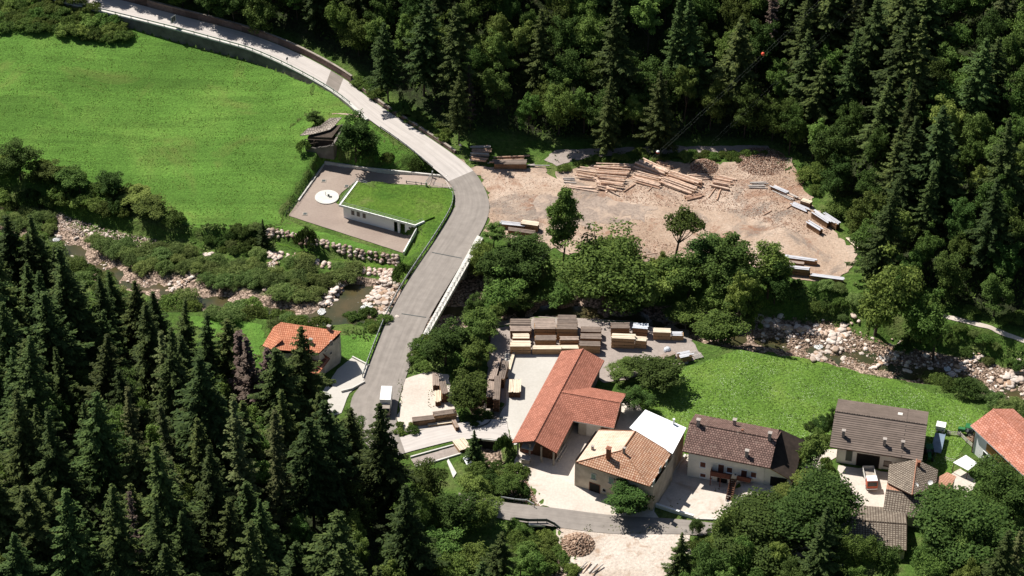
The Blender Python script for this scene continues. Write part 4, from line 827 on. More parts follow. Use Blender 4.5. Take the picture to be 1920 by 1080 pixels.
# retaining wall of the upper road and the rubble wall on its uphill side
def roadwall():
    b = MB(); L = [Vector(p) for p in RL[:9]]; L = smooth(L, 2); L = [q for q in L]
    for i in range(len(L) - 1):
        a, c = L[i], L[i + 1]; d = (c - a); d.z = 0; d.normalize(); n = Vector((-d.y, d.x, 0)); n = n if n.y < 0 else -n
        fa, fc = a + n * 1.3, c + n * 1.3; ta, tc = a + n * .75, c + n * .75; ha = H(a.x + n.x * 3, a.y + n.y * 3) - 1.0; hc = H(c.x + n.x * 3, c.y + n.y * 3) - 1
        b.face([(fa.x, fa.y, ha), (fc.x, fc.y, hc), (tc.x, tc.y, c.z + .1), (ta.x, ta.y, a.z + .1)], 0)
        b.prism([(ta.x, ta.y, a.z + .42), (tc.x, tc.y, c.z + .42), (c.x - n.x * .15, c.y - n.y * .15, c.z + .42), (a.x - n.x * .15, a.y - n.y * .15, a.z + .42)], .5, 1)
    return tag(b.build('retaining_wall', [M['darkwall'], M['concw']]), 'tall dark retaining wall carrying the upper road above the meadow', 'wall')
roadwall()
def uphill():
    L = smooth([Vector(p) for p in RR[:11]], 2); b = MB(); k = 0
    for i in range(len(L) - 1):
        a, c = L[i], L[i + 1]; d = (c - a); d.z = 0; d.normalize(); n = Vector((-d.y, d.x, 0)); n = n if n.y > 0 else -n; hh = 1.9 if a.x < P0(640, 150, 5).x else .9
        a0, c0 = a + n * .25, c + n * .25; a1, c1 = a + n * .75, c + n * .75
        b.face([(a0.x, a0.y, a.z - .3), (c0.x, c0.y, c.z - .3), (c1.x - n.x * .2, c1.y - n.y * .2, c.z + hh), (a1.x - n.x * .2, a1.y - n.y * .2, a.z + hh)])
        b.prism([(a1.x - n.x * .25, a1.y - n.y * .25, a.z + hh + .02), (c1.x - n.x * .25, c1.y - n.y * .25, c.z + hh + .02), (c1.x + n.x * .35, c1.y + n.y * .35, c.z + hh + .02), (a1.x + n.x * .35, a1.y + n.y * .35, a.z + hh + .02)], hh + .6, 1, 0)
    m = rockmat('rubble_wall', (.1, .07, .055), (.17, .12, .1), (.26, .2, .16)); return tag(b.build('retaining_wall', [m, M['stonew']]), 'long brown rubble wall along the uphill side of the road', 'wall')
uphill()
# round white tank cover, manholes
c = P(613, 371); s_ = .5 * 45 / pxm(c); b = MB(); n = 40; ring = [(s_ * math.cos(2 * math.pi * i / n), s_ * math.sin(2 * math.pi * i / n), .35) for i in range(n)]; b.prism(ring, .5); root = empty('tank_cover', (c.x, c.y, c.z), 0, 'round white concrete tank cover on the forecourt', 'tank cover'); b.build('slab', M['concw'], root)
b = MB(); b.tube((.4, .3, .3), (.4, .3, .8), .25, n=10); b.tube((-.3, .6, .3), (-.3, .6, 1.4), .06); b.box((.9, -.1, .42), (.7, .5, .15), 0); b.build('hatch', M['metald'], root)
for (u, v) in ((572,402), (607,340), (650,350)):
    c = P(u, v); b = MB(); b.box((c.x, c.y, c.z + .17), (1.2, 1.2, .1)); b.box((c.x, c.y, c.z + .2), (.8, .8, .1), 1); tag(b.build('manhole_cover', [M['stonew'], M['metald']]), {572: 'square manhole cover in the lower left corner of the forecourt', 607: 'manhole cover in the upper left of the forecourt', 650: 'manhole cover near the grass roof railing'}[u], 'manhole cover')
# ------------------------------------------------------------------ bridge
def bridge():
    root = empty('road_bridge', P0(830, 540, 0), 0, 'concrete road bridge over the stream with a pale footway on its right side', 'bridge'); o = root.location.copy()
    T = lambda u, v, z=0: P0(u, v, z) - o
    b = MB(); b.prism([T(752,592,.12), T(797,598,.12), T(868,482,.12), T(812,472,.12)], 1.1); b.build('deck', M['concw'], root)
    b = MB(); b.prism([T(776,656,.45), T(790,650,.45), T(906,446,.45), T(895,441,.45)], .9); b.build('footway', M['concw'], root)
    for q in ([(742,600),(800,606),(806,596),(748,589)], [(808,480),(870,492),(876,482),(814,470)]): b = MB(); b.prism([T(u, v, .1) for u, v in q], 7.5); b.build('abutment', M['concw'], root)
    for (a, c) in (((810,473),(866,484)), ((753,588),(799,595))):
        p, q = T(*a, .24), T(*c, .24); d = (q - p).normalized(); n = Vector((-d.y, d.x, 0)) * .12; b = MB(); b.prism([p - n, q - n, q + n, p + n], .03); b.build('expansion_joint', M['metald'], root)
    b = MB(); p, q = T(787,650,.5), T(904,447,.5); n = 22
    for i in range(n + 1): a = p.lerp(q, i / n); b.tube(a, a + Vector((0, 0, 1.1)), .05); b.tube(a + Vector((0, 0, .9)), a + Vector((-.5, .1, .9)), .04)
    for z in (.55, 1.1): b.tube(p + Vector((0, 0, z)), q + Vector((0, 0, z)), .05)
    b.build('railing', M['metald'], root)
bridge()
def guard(lab, L, side=1, sp=2.6, h=.75, two=False, mat='metal'):
    L = resample(L, sp); c0 = L[len(L) // 2]; root = empty('guard_rail', c0, 0, lab, 'guard rail'); b = MB()
    for i in range(len(L) - 1):
        a, c = L[i] - c0, L[i + 1] - c0; d = (c - a); d.z = 0; d.normalize(); n = Vector((-d.y, d.x, 0)) * .04
        for z in ((h,) if not two else (h, h * .5)):
            b.prism([(a.x - n.x, a.y - n.y, a.z + z + .16), (c.x - n.x, c.y - n.y, c.z + z + .16), (c.x + n.x, c.y + n.y, c.z + z + .16), (a.x + n.x, a.y + n.y, a.z + z + .16)], .32)
    b.build('rail', M[mat], root); pm = None
    for i, q in enumerate(L[:100]):
        if pm is None: b = MB(); b.box((0, 0, h / 2), (.12, .14, h + .4)); pm = b.build('post', M['metald'], root); pm.location = q - c0
        else: c = pm.copy(); COL.objects.link(c); c.parent = root; c.location = q - c0
def off(L, d, z=0):
    out = []
    for i in range(len(L)):
        a, c = L[max(0, i - 1)], L[min(len(L) - 1, i + 1)]; t = (c - a); t.z = 0; t.normalize(); n = Vector((-t.y, t.x, 0)); out.append(L[i] + n * d + Vector((0, 0, z)))
    return out
gl = off(RLs, -.45, .25)
def between(L, v0, v1): return [q for q in L if v0 <= proj(q)[1] <= v1]
guard('steel guard rail along the top of the upper road retaining wall', between(gl, -20, 206), sp=2.8)
guard('dark guard rail between the upper road and the gate', between(gl, 238, 322), sp=2.6)
guard('double steel guard rail on the outer side of the bend and bridge', between(gl, 362, 712), sp=2.4, two=True)
guard('white topped guard rail above the culvert, on the yard side of the village road', [P0(u, v, .2) for u, v in ((941,937),(965,941),(988,943),(1002,951))], sp=2.0)
guard('dark guard rail above the small culvert opening, forest side of the village road', [P0(u, v, .3) for u, v in ((967,976),(990,979),(1025,979),(1040,986),(1050,994))], sp=1.8, two=True, mat='metald')
def culvert(lab, pts, h=2.0):
    p = [P0(u, v, .1) for u, v in pts]; c = sum(p, Vector()) / len(p); b = MB(); b.prism([q - c for q in p], .5); root = empty('culvert', c, 0, lab, 'culvert'); b.build('slab', M['concw'], root)
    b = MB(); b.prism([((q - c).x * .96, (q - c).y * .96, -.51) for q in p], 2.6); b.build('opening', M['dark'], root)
culvert('dark culvert opening under the village road', [(992,984),(1022,985),(1030,955),(975,952)])
culvert('concrete culvert under the side road by the sawmill', [(903,823),(932,826),(935,788),(900,792)])
b = MB(); L = resample(smooth([P0(u, v, .3) for u, v in ((884,802),(900,800),(915,794),(921,786))]), 1)
b.path(L, .16); b.path([q + Vector((0, 0, -.35)) for q in L], .16); tag(b.build('kerb_rail', M['metald']), 'dark curved kerb rail beside the side road above the bushes', 'rail')
# ------------------------------------------------------------------ vegetation
def tubev(V, Fc, a, b, r1, r2, n=6):
    a = np.array(a, float); b = np.array(b, float); d = b - a; d /= np.linalg.norm(d) + 1e-9; x = np.cross(d, [.3, .8, .1]); x /= np.linalg.norm(x); y = np.cross(d, x); k = sum(len(q) for q in V)
    t = np.linspace(0, 2 * np.pi, n, endpoint=False); A = a + r1 * (np.outer(np.cos(t), x) + np.outer(np.sin(t), y)); B = b + r2 * (np.outer(np.cos(t), x) + np.outer(np.sin(t), y)); V.append(A); V.append(B)
    Fc.append(np.array([[k + i, k + (i + 1) % n, k + n + (i + 1) % n, k + n + i] for i in range(n)]))
def spruce_meshes(seed, Hh=26.0, Rb=3.9, z0=2.0, dens=1.0, mat='needle', taper=.85, droop=.30, sparse=0.0, name='spruce'):
    r = np.random.default_rng(seed); C = []; N = []; Wd = []; Ht = []; U = []; TV = []; TF = []
    bend = r.normal(0, .25, 2); tubev(TV, TF, (0, 0, -1.5), (bend[0] * .5, bend[1] * .5, Hh * .5), .3, .17, 7); tubev(TV, TF, (bend[0] * .5, bend[1] * .5, Hh * .5), (0, 0, Hh), .17, .03, 6)
    z = z0; ph = 0
    lop = r.uniform(.82, 1.12, 5)
    while z < Hh - .3:
        q = (z - z0) / (Hh - z0); Rr = Rb * (1 - q) ** taper * (.55 + .45 * min(1, q * 5 + .4)) + .15; nb = int(max(4, (4 + 3.6 * (1 - q)) * dens)); ph += r.uniform(.3, 1); wf = r.choice([.72, .9, 1.0, 1.12])
        for k in range(nb):
            if r.random() < sparse * (1 - q): continue
            az = ph + 2 * np.pi * k / nb + r.normal(0, .2); L = Rr * wf * r.uniform(.6, 1.15) * lop[int(az * 5 / 6.283) % 5]; ca, sa = np.cos(az), np.sin(az); d = np.array([ca, sa, 0]); sd = np.array([-sa, ca, 0])
            m = max(3, int(L / .30)); t = (np.arange(m) + r.uniform(.2, .9)) / m; zz = z + L * (.16 * t - droop * 1.75 * t ** 1.6 + droop * .85 * t ** 3.2) * (1.1 - .7 * q)
            p = np.outer(t * L, d); p[:, 2] = zz; dr = r.normal(0, .1, m)
            for s in (-1, 0, 1):
                wd = (.34 * L * (1 - t * .75) * .5 + .16) * (1 if s else .7); off_ = sd * s; c = p + np.outer(wd * (.75 if s else 0), off_) ; c[:, 2] -= (.18 if s else .0) * wd + r.uniform(0, .12, m)
                nn = np.tile(np.array([0, 0, 1.0]), (m, 1)) + .30 * r.normal(size=(m, 3)) + np.outer(np.ones(m), off_ * .35 + d * .25)
                C.append(c + r.normal(0, .05, (m, 3))); N.append(nn); Wd.append(np.full(m, .17) + .06 * r.random(m)); Ht.append(np.clip(wd * .95, .2, .7)); U.append(np.tile(d * .8 + sd * s * .8, (m, 1)))
            if m > 3:                                        # hanging twigs
                c = p[1:].copy(); c[:, 2] -= .25; C.append(c); N.append(np.tile(sd, (m - 1, 1)) + .4 * r.normal(size=(m - 1, 3))); Wd.append(np.full(m - 1, .11)); Ht.append(np.full(m - 1, .32)); U.append(np.tile(np.array([0, 0, 1.0]), (m - 1, 1)))
        z += r.uniform(.5, .95) * (1.15 - .4 * q) / dens ** .5
    C = np.vstack(C); N = np.vstack(N); U = np.vstack(U); v, f = quads_from(C, N, np.concatenate(Wd), np.concatenate(Ht), U, r)
    return rawmesh(name + '_crown', v, f, M[mat], link=False), rawmesh(name + '_trunk', np.vstack(TV), np.vstack(TF), M['bark'], link=False), float(np.percentile(v[:, 2], 99.9)), float(np.percentile(np.abs(v[:, 0]), 98) + np.percentile(np.abs(v[:, 1]), 98))
def broad_meshes(seed, Hh=12.0, Rx=4.6, zc=.62, rz=.42, ncl=46, per=100, ls=.16, mat='leaf', shape=0, th=.22, name='tree'):
    r = np.random.default_rng(seed); C = []; N = []; TV = []; TF = []; zc_ = Hh * zc; rz_ = Hh * rz; k = 0
    cl = []
    lobes = [(np.array([0, 0, 0.]), .8)]
    for _ in range(0 if shape else 4): a_ = r.uniform(0, 6.28); q_ = r.uniform(.25, .5); lobes.append((np.array([math.cos(a_) * q_ * Rx, math.sin(a_) * q_ * Rx, r.uniform(-.45, .25) * rz_]), r.uniform(.4, .62)))
    while len(cl) < ncl:
        d = r.normal(size=3); d /= np.linalg.norm(d)
        if d[2] < -.6: continue
        lc, lr = lobes[r.integers(len(lobes))]; rad = r.uniform(.5, .98); hor = 1.0
        if shape == 1: hor = (1 - abs(d[2]) ** 1.6) * .9 + .1; lr = 1
        c = np.array([lc[0] + d[0] * Rx * rad * hor * lr, lc[1] + d[1] * Rx * rad * hor * lr, zc_ + lc[2] + d[2] * rz_ * rad * lr * 1.1]); cr = Rx * (r.uniform(.26, .42) if shape else r.uniform(.13, .3)); cl.append((c, cr))
    cl.append((np.array([0, 0, zc_]), Rx * .42))
    for c, cr in cl:
        n = int(per * (cr / (Rx * .3)) ** 2 * r.uniform(.7, 1.2)); d = r.normal(size=(n, 3)); d /= np.linalg.norm(d, axis=1, keepdims=True); d[:, 2] = np.where(d[:, 2] < -.3, -d[:, 2] * .6, d[:, 2])
        rr = cr * (r.uniform(.55, 1.12, n)) * (1 + .25 * np.sin(d[:, 0] * 5 + c[0]) * np.sin(d[:, 1] * 5 + c[1])); p = c + d * rr[:, None] * np.array([1, 1, .85]); C.append(p); N.append(d * .8 + np.array([0, 0, .45]) + .55 * r.normal(size=(n, 3)))
    C = np.vstack(C); N = np.vstack(N); v, f = quads_from(C, N, ls * r.uniform(.6, 1.2, len(C)), ls * r.uniform(.8, 1.5, len(C)), None, r)
    tubev(TV, TF, (0, 0, -1.2), (r.normal(0, .2), r.normal(0, .2), zc_ * .55), th, th * .7, 7); top = TV[-1].mean(0)
    for c, cr in cl[:9]: mid = (top + c) / 2 + np.array([0, 0, -.2]); tubev(TV, TF, top, mid, th * .45, th * .28, 5); tubev(TV, TF, mid, c, th * .28, .03, 5)
    return rawmesh(name + '_crown', v, f, M[mat], link=False), rawmesh(name + '_trunk', np.vstack(TV), np.vstack(TF), M['bark'], link=False), float(np.percentile(v[:, 2], 99.9)), float(np.percentile(np.abs(v[:, 0]), 98) + np.percentile(np.abs(v[:, 1]), 98))
def bush_meshes(seed, mat='willow', Rx=2.4, Hh=3.0, ls=.12, ncl=22, per=150, name='shrub', spiky=False):
    r = np.random.default_rng(seed); C = []; N = []; U = []; TV = []; TF = []
    for k in range(ncl):
        a = r.uniform(0, 6.28); q = r.uniform(0, .85) ** .6; c = np.array([math.cos(a) * Rx * q, math.sin(a) * Rx * q, Hh * (.35 + .4 * (1 - q * q) * r.uniform(.7, 1.1))]); cr = Rx * r.uniform(.24, .4); n = int(per * r.uniform(.7, 1.3))
        d = r.normal(size=(n, 3)); d /= np.linalg.norm(d, axis=1, keepdims=True); d[:, 2] = np.abs(d[:, 2]) * 1.0 - .35; p = c + d * cr * r.uniform(.5, 1.1, n)[:, None]; p[:, 2] = np.maximum(p[:, 2], .05); C.append(p); N.append(d + np.array([0, 0, .3]) + .6 * r.normal(size=(n, 3))); U.append(np.tile(np.array([0, 0, 1.]), (n, 1)) + d)
        if k < 8: tubev(TV, TF, (c[0] * .15, c[1] * .15, -.6), c, .05, .02, 5)
    C = np.vstack(C); N = np.vstack(N); U = np.vstack(U); v, f = quads_from(C, N, ls * (.5 if spiky else .8), ls * (2.0 if spiky else 1.2), U if spiky else None, r)
    return rawmesh(name + '_crown', v, f, M[mat], link=False), rawmesh(name + '_trunk', np.vstack(TV), np.vstack(TF), M['bark'], link=False), float(np.percentile(v[:, 2], 99.9)), float(np.percentile(np.abs(v[:, 0]), 98) + np.percentile(np.abs(v[:, 1]), 98))
SP = [spruce_meshes(i, 26, rb, z0, 1.0, 'needle', tp, dp) for i, (rb, z0, tp, dp) in enumerate([(7.0, 2, .82, .30), (6.2, 3, .74, .36), (7.4, 1.5, .92, .26), (5.6, 2.5, .72, .34), (6.6, 6, .74, .32)])]
LA = [spruce_meshes(20 + i, 24, 3.6, 4, .8, 'larch', .6, .15, .2, 'larch') for i in range(2)]
DS = [spruce_meshes(30 + i, 22, 2.8, 3, .8, 'deadtwig', .7, .2, .35, 'dead_spruce') for i in range(2)]
BT = [broad_meshes(40 + i, 12, rx, .53, .47, int(nc * 1.25), 330, .135, mt) for i, (rx, nc, mt) in enumerate([(4.6, 48, 'leaf'), (4.0, 42, 'leaf'), (5.0, 52, 'leafd'), (4.4, 46, 'leafd'), (4.2, 44, 'leafy'), (3.6, 36, 'leafy')])]
LONE = [broad_meshes(62, 14, 4.2, .72, .26, 36, 210, .16, 'leaf', 0, .25, 'tree')]
PO = [broad_meshes(60, 16, 3.0, .56, .46, 60, 150, .15, 'leaf', 1, .2, 'poplar')]
BIG = [broad_meshes(70 + i, 17, 6.6, .58, .42, 150, 330, .15, mt, 0, .35, 'big_tree') for i, mt in enumerate(['leaf', 'leafd', 'leafd'])]
BT.append(broad_meshes(55, 12, 5.2, .54, .46, 70, 330, .135, 'leaf')); BT.append(broad_meshes(56, 12, 4.8, .54, .46, 56, 330, .135, 'leafy'))
BU = [bush_meshes(80, 'willow', spiky=True), bush_meshes(81, 'willow', 2.6, 2.8, spiky=True), bush_meshes(82, 'leaf'), bush_meshes(83, 'leafy'), bush_meshes(84, 'leafd')]
def plant(proto, p, h, w=1.0, name='tree', label='', cat='tree', group=None, tl=0.035):
    cr, tk, hh, _ = proto; s = h / hh; root = empty(name, p, rng.uniform(0, 6.28), label, cat, group); root.scale = (s * w, s * w, s); root.rotation_euler[0] = rng.gauss(0, tl); root.rotation_euler[1] = rng.gauss(0, tl)
    for nm, me in (('crown', cr), ('trunk', tk)): o = bpy.data.objects.new(nm, me); COL.objects.link(o); o.parent = root
    return root
TREES = []                                            # (x, y, r) for spacing
def free(x, y, d):
    for a, b, r in TREES:
        if (a - x) ** 2 + (b - y) ** 2 < ((d + r) * .5) ** 2: return False
    return True
def tip(kind, u, vt, h, label, w=1.0, group=None, d=6.0):         # tree known by its tip
    p = P(u, vt, h); pr, nm, ct = {'s': (SP, 'spruce', 'spruce'), 'l': (LA, 'larch', 'larch'), 'x': (DS, 'dead_spruce', 'dead spruce'), 'b': (BT, 'broadleaf_tree', 'tree'), 'p': (PO, 'poplar', 'poplar')}[kind]
    TREES.append((p.x, p.y, d)); return plant(pr[rng.randrange(len(pr))], p, h, w, nm, label, ct, group)
def stand(pr, u, vb, vt, wpx, label, name='broadleaf_tree', cat='tree', group=None, idx=None, d=None):   # tree known by foot, top and width
    me = pr[idx if idx is not None else rng.randrange(len(pr))]; p = P(u, vb); k = pxm(p); a = wpx / 2 / k; dep = math.atan2(HC - p.z, p.y); sn, cs = math.sin(dep), math.cos(dep)
    if pr is SP or pr is PO: h = hgt(p, vt)
    elif pr is LONE:
        h = (vb - vt) / k
        for _ in range(8): h *= ((vb - vt) / k) / (.72 * h * cs + math.hypot(a * sn, .26 * h * cs))
    else:                                             # a crown reaching the ground: vt and vb bound its outline
        hh = (vb - vt) / 2 / k; c = math.sqrt(max(hh * hh - (a * sn) ** 2, (.45 * a) ** 2)) / cs; h = 2 * c / .96; vc = (vt + vb) / 2; p = P(u, vc + c * cs * k); 
    w = (wpx / pxm(p)) / (me[3] / me[2] * h) * .97; TREES.append((p.x, p.y, d or wpx / pxm(p) * .75)); return plant(me, p, h, w, name, label, cat, group)
exec_list = []
# --- hand placed trees one can tell apart
stand(PO, 1054, 500, 350, 60, 'slender olive-green poplar standing at the near edge of the timber yard', 'poplar', 'poplar', idx=0)
stand(LONE, 1262, 500, 392, 74, 'lone round-crowned tree with a bare leaning trunk in front of the timber yard', idx=0)
stand(BIG, 1130, 598, 432, 180, 'broadest mid-green tree in the streamside belt, left of the lone round tree', 'big_tree', idx=0)
stand(BT, 985, 535, 434, 115, 'deep green spreading tree just right of the bridge end', idx=2)
stand(BT, 925, 466, 420, 40, 'small bright tree at the corner of the bridge footway', idx=5)
stand(BT, 935, 560, 470, 74, 'mottled green tree hanging over the bridge railing', idx=3)
stand(BT, 935, 600, 500, 90, 'olive tree beside the bridge, behind the lumber stacks', idx=0)
stand(BT, 918, 650, 572, 84, 'pale leaved tree left of the lumber stacks', idx=0)
stand(BT, 895, 700, 630, 66, 'mid-green tree above the gully left of the lumber stacks', idx=1)
stand(BT, 835, 695, 614, 85, 'dense dark round tree below the bridge footway', idx=3)
stand(BT, 865, 772, 688, 86, 'willow-like tree between the side lot and the lumber yard', idx=0)
stand(BT, 1340, 520, 436, 110, 'dark tree rising in front of the timber yard, right of the lone tree', idx=2)
stand(BT, 1375, 560, 450, 100, 'dark shiny-leaved tree at the middle of the streamside belt', idx=3)
stand(BT, 1440, 565, 455, 90, 'pale green tree at the near right corner of the timber yard', idx=0)
stand(BT, 1290, 570, 470, 100, 'mixed green tree behind the long lumber stack row', idx=0)
stand(BT, 1225, 596, 505, 90, 'light mottled tree above the pale cut lumber stacks', idx=4)
stand(BT, 1175, 597, 530, 80, 'dark leafy tree above the second lumber stack', idx=3)
stand(BT, 1050, 590, 530, 80, 'green tree right behind the tall middle lumber stacks', idx=0)
stand(BT, 985, 585, 525, 80, 'light green tree behind the left lumber stacks', idx=1)
stand(BT, 1290, 615, 550, 80, 'bushy tree at the right end of the lumber row', idx=0)
stand(BT, 1362, 655, 556, 104, 'rounded bright-tipped tree at the corner of the flowering meadow', idx=0)
stand(BT, 1375, 640, 520, 50, 'slim pale tree between two round trees by the meadow corner', idx=5)
stand(BT, 1410, 640, 530, 36, 'thin sparse tree at the upper end of the stony stream', idx=1)
stand(BT, 1452, 575, 492, 64, 'dark tree on the bank left of the stacked logs', idx=2)
stand(BT, 1224, 738, 670, 98, 'rounded bushy tree touching the sawmill wing roof', idx=3)
stand(BT, 1172, 715, 680, 60, 'bright shrub-like tree beside the sawmill roof', idx=4)
stand(BT, 1190, 775, 720, 60, 'dark bush tree squeezed behind the sawmill wing', idx=2)
stand(BT, 1170, 974, 900, 88, 'round dark bush at the corner of the old farmhouse', 'shrub', 'shrub', idx=3)
stand(BT, 668, 312, 218, 76, 'big round tree shading the ruined hay barn', idx=3)
stand(BT, 592, 240, 207, 34, 'small dark tree behind the ruined hay barn', idx=2)
stand(BU, 570, 290, 262, 28, 'little bush at the left corner of the hay barn', 'shrub', 'shrub', idx=2)
stand(BU, 780, 326, 297, 28, 'small bush above the forecourt drive', 'shrub', 'shrub', idx=4)
stand(BU, 728, 306, 285, 30, 'low bush halfway along the bank above the forecourt drive', 'shrub', 'shrub', idx=2)
stand(BT, 38, 345, 262, 84, 'large dark round tree at the left edge of the picture', idx=2)
stand(BT, 300, 412, 358, 80, 'leafy tree at the lower corner of the meadow, casting a shadow on it', idx=0)
stand(BT, 205, 380, 322, 50, 'dark pointed tree in the hedge below the meadow', idx=3)
stand(BT, 150, 370, 305, 70, 'pale green hedge tree below the meadow', idx=0)
stand(BT, 255, 395, 350, 60, 'bright leafy hedge tree below the meadow', idx=4)
stand(BT, 95, 350, 300, 60, 'mid-green hedge tree next to the dark round tree', idx=1)
stand(SP, 493, 462, 412, 26, 'small young conifer at the left end of the boulder walls', 'spruce', 'spruce', idx=2)
stand(BU, 578, 475, 428, 40, 'dark round shrub growing in front of the upper boulder wall', 'shrub', 'shrub', idx=4)
stand(BU, 757, 540, 492, 40, 'green shrub between the boulder wall and the bridge guard rail', 'shrub', 'shrub', idx=2)
stand(BT, 1640, 638, 465, 122, 'large grey-green tree leaning over the stream near the timber yard corner', idx=0)
stand(BT, 1748, 684, 545, 96, 'upright silvery tree on the far bank of the right reach', idx=0)
stand(SP, 1275, 1085, 1000, 52, 'lone dark spruce beside the village road at the bottom', 'spruce', 'spruce', idx=2)
stand(SP, 890, 865, 808, 34, 'small conical tree between the side road and the garden', 'spruce', 'spruce', idx=2)
stand(BU, 945, 865, 815, 34, 'dark bush at the sawmill gable corner', 'shrub', 'shrub', idx=4)
stand(BU, 1305, 1005, 972, 26, 'small pale bush beside the road sign', 'shrub', 'shrub', idx=0)
stand(BT, 1558, 815, 765, 26, 'little tree behind the left corner of the barn', idx=2)
stand(BT, 1500, 885, 838, 30, 'thin young tree between the farmhouse and the barn track', idx=1)
stand(BU, 1548, 885, 856, 30, 'shrub inside the curve of the barn track', 'shrub', 'shrub', idx=2)
# named forest trees
for (k, u, v, h, w, lab) in [
 ('s',556,612,27,1.12,'tall dark spruce in front of the orange-tiled house'), ('s',717,752,29,1.05,'tall spruce whose tip rises beside the white truck'),
 ('s',600,735,24,1.0,'spruce below the orange house courtyard'), ('l',240,735,26,1.0,'rounded olive larch top in the middle of the lower-left forest'),
 ('l',318,855,24,1.05,'pale yellow-green larch with bare lower branches in the lower-left forest'), ('x',496,655,23,1.5,'reddish brown dead spruce nearest the orange-tiled house'), ('x',470,640,24,1.5,'brown dying spruce beside the orange-tiled house'),
 ('x',445,620,22,1.5,'brown bare spruce left of the orange-tiled house'), ('s',375,585,24,.9,'spruce at the corner of the small grass clearing'),
 ('s',270,560,27,1.1,'large spruce standing right in front of the stream at the left'), ('s',62,510,26,1.1,'dark spruce near the left edge below the stream'),
 ('s',10,412,25,1.1,'spruce cut by the left edge in front of the stream'), ('s',62,394,26,1.0,'tallest spruce at the left in front of the stream bend'), ('s',40,440,23,1.1,'shorter spruce right in front of the left stream bend'), ('s',120,470,23,1.0,'lone spruce reaching over the stony part of the left stream'),
 ('s',190,508,24,1.0,'spruce in front of the narrow left stream'), ('s',330,560,22,.9,'spruce left of the small grass clearing'), ('s',520,655,26,1.2,'dark spruce at the left end of the orange-tiled house'),
 ('s',100,490,24,1,'spruce in front of the bend of the stream at the left'), ('s',575,790,28,1.1,'large spruce in the middle of the lower forest'), ('s',85,775,27,1.0,'light tipped spruce near the lower left edge'),
 ('s',855,20,30,.9,'tall olive spruce left of the dark forest centre'), ('s',858,130,22,.8,'reddish brown-green spruce below the tall olive one'), ('x',880,128,18,.8,'brown thinning spruce among green trees above the road'),
 ('s',790,0,28,1.0,'dark spruce at the top edge above the road'), ('s',722,38,24,.9,'narrow spruce right of the upper road bend'), ('s',1242,130,24,1.0,'pointed spruce directly above the log piles'),
 ('s',1165,0,32,1.0,'tall spruce at the top middle of the picture'), ('s',1140,145,22,.9,'slender spruce above the left log pile'), ('s',1600,60,26,.8,'thin spruce tip in the upper right forest'),
 ('s',1700,10,33,1.1,'tallest dark spruce in the upper right forest'), ('s',1735,35,31,1.1,'broad dark spruce right of the tallest one'), ('s',1640,0,30,1.0,'long dark spruce at the top edge in the upper right'),
 ('s',1722,222,27,1.2,'big spruce with drooping boughs above the right reach of the stream'), ('s',1690,240,24,1.0,'spruce leaning against the big drooping spruce'), ('s',1905,220,26,1,'spruce cut by the right edge of the picture'),
 ('s',1880,330,25,1,'spruce near the right edge above the riverside path'), ('s',1010,20,24,.9,'dark spruce left of the tall middle one'), ('s',1270,0,28,.8,'narrow spruce at the top edge above the wires'),
 ('s',1310,0,29,.9,'second narrow spruce at the top edge above the wires'), ('s',925,1000,20,1.0,'tall narrow spruce beside the village road culvert'), ('s',1885,985,22,1.0,'spruce in the lower right corner'),
 ('s',1545,975,20,1.1,'conifer among the broad-leaved trees at the bottom right'), ('l',1910,1000,18,1.1,'yellow-green conifer cut by the lower right corner'),
]: tip(k, u, v, h, lab, w)
for (u, vb, vt, w, i, lab) in [(800,960,868,80,2,'dark tree at the right edge of the lower-left forest below the garden'), (755,1000,905,90,0,'pale leaved tree at the right edge of the lower-left forest'), (850,1010,925,85,3,'dark round tree left of the culvert spruce'),
   (905,985,915,70,0,'bright tree left of the village road end'), (880,950,885,60,4,'yellow-green tree below the garden tarpaulin'), (830,1075,985,95,1,'silvery tree near the bottom edge'), (900,1085,1010,80,0,'leafy tree at the bottom edge beside the little stream'), (945,930,875,60,0,'feathery tree between garden and village road rail'),
   (770,1090,1000,90,3,'shaded tree at the bottom edge'), (975,1090,1030,50,4,'small bright tree at the bottom edge by the little stream')]:
    stand(BT, u, vb, vt, w, lab, idx=i)
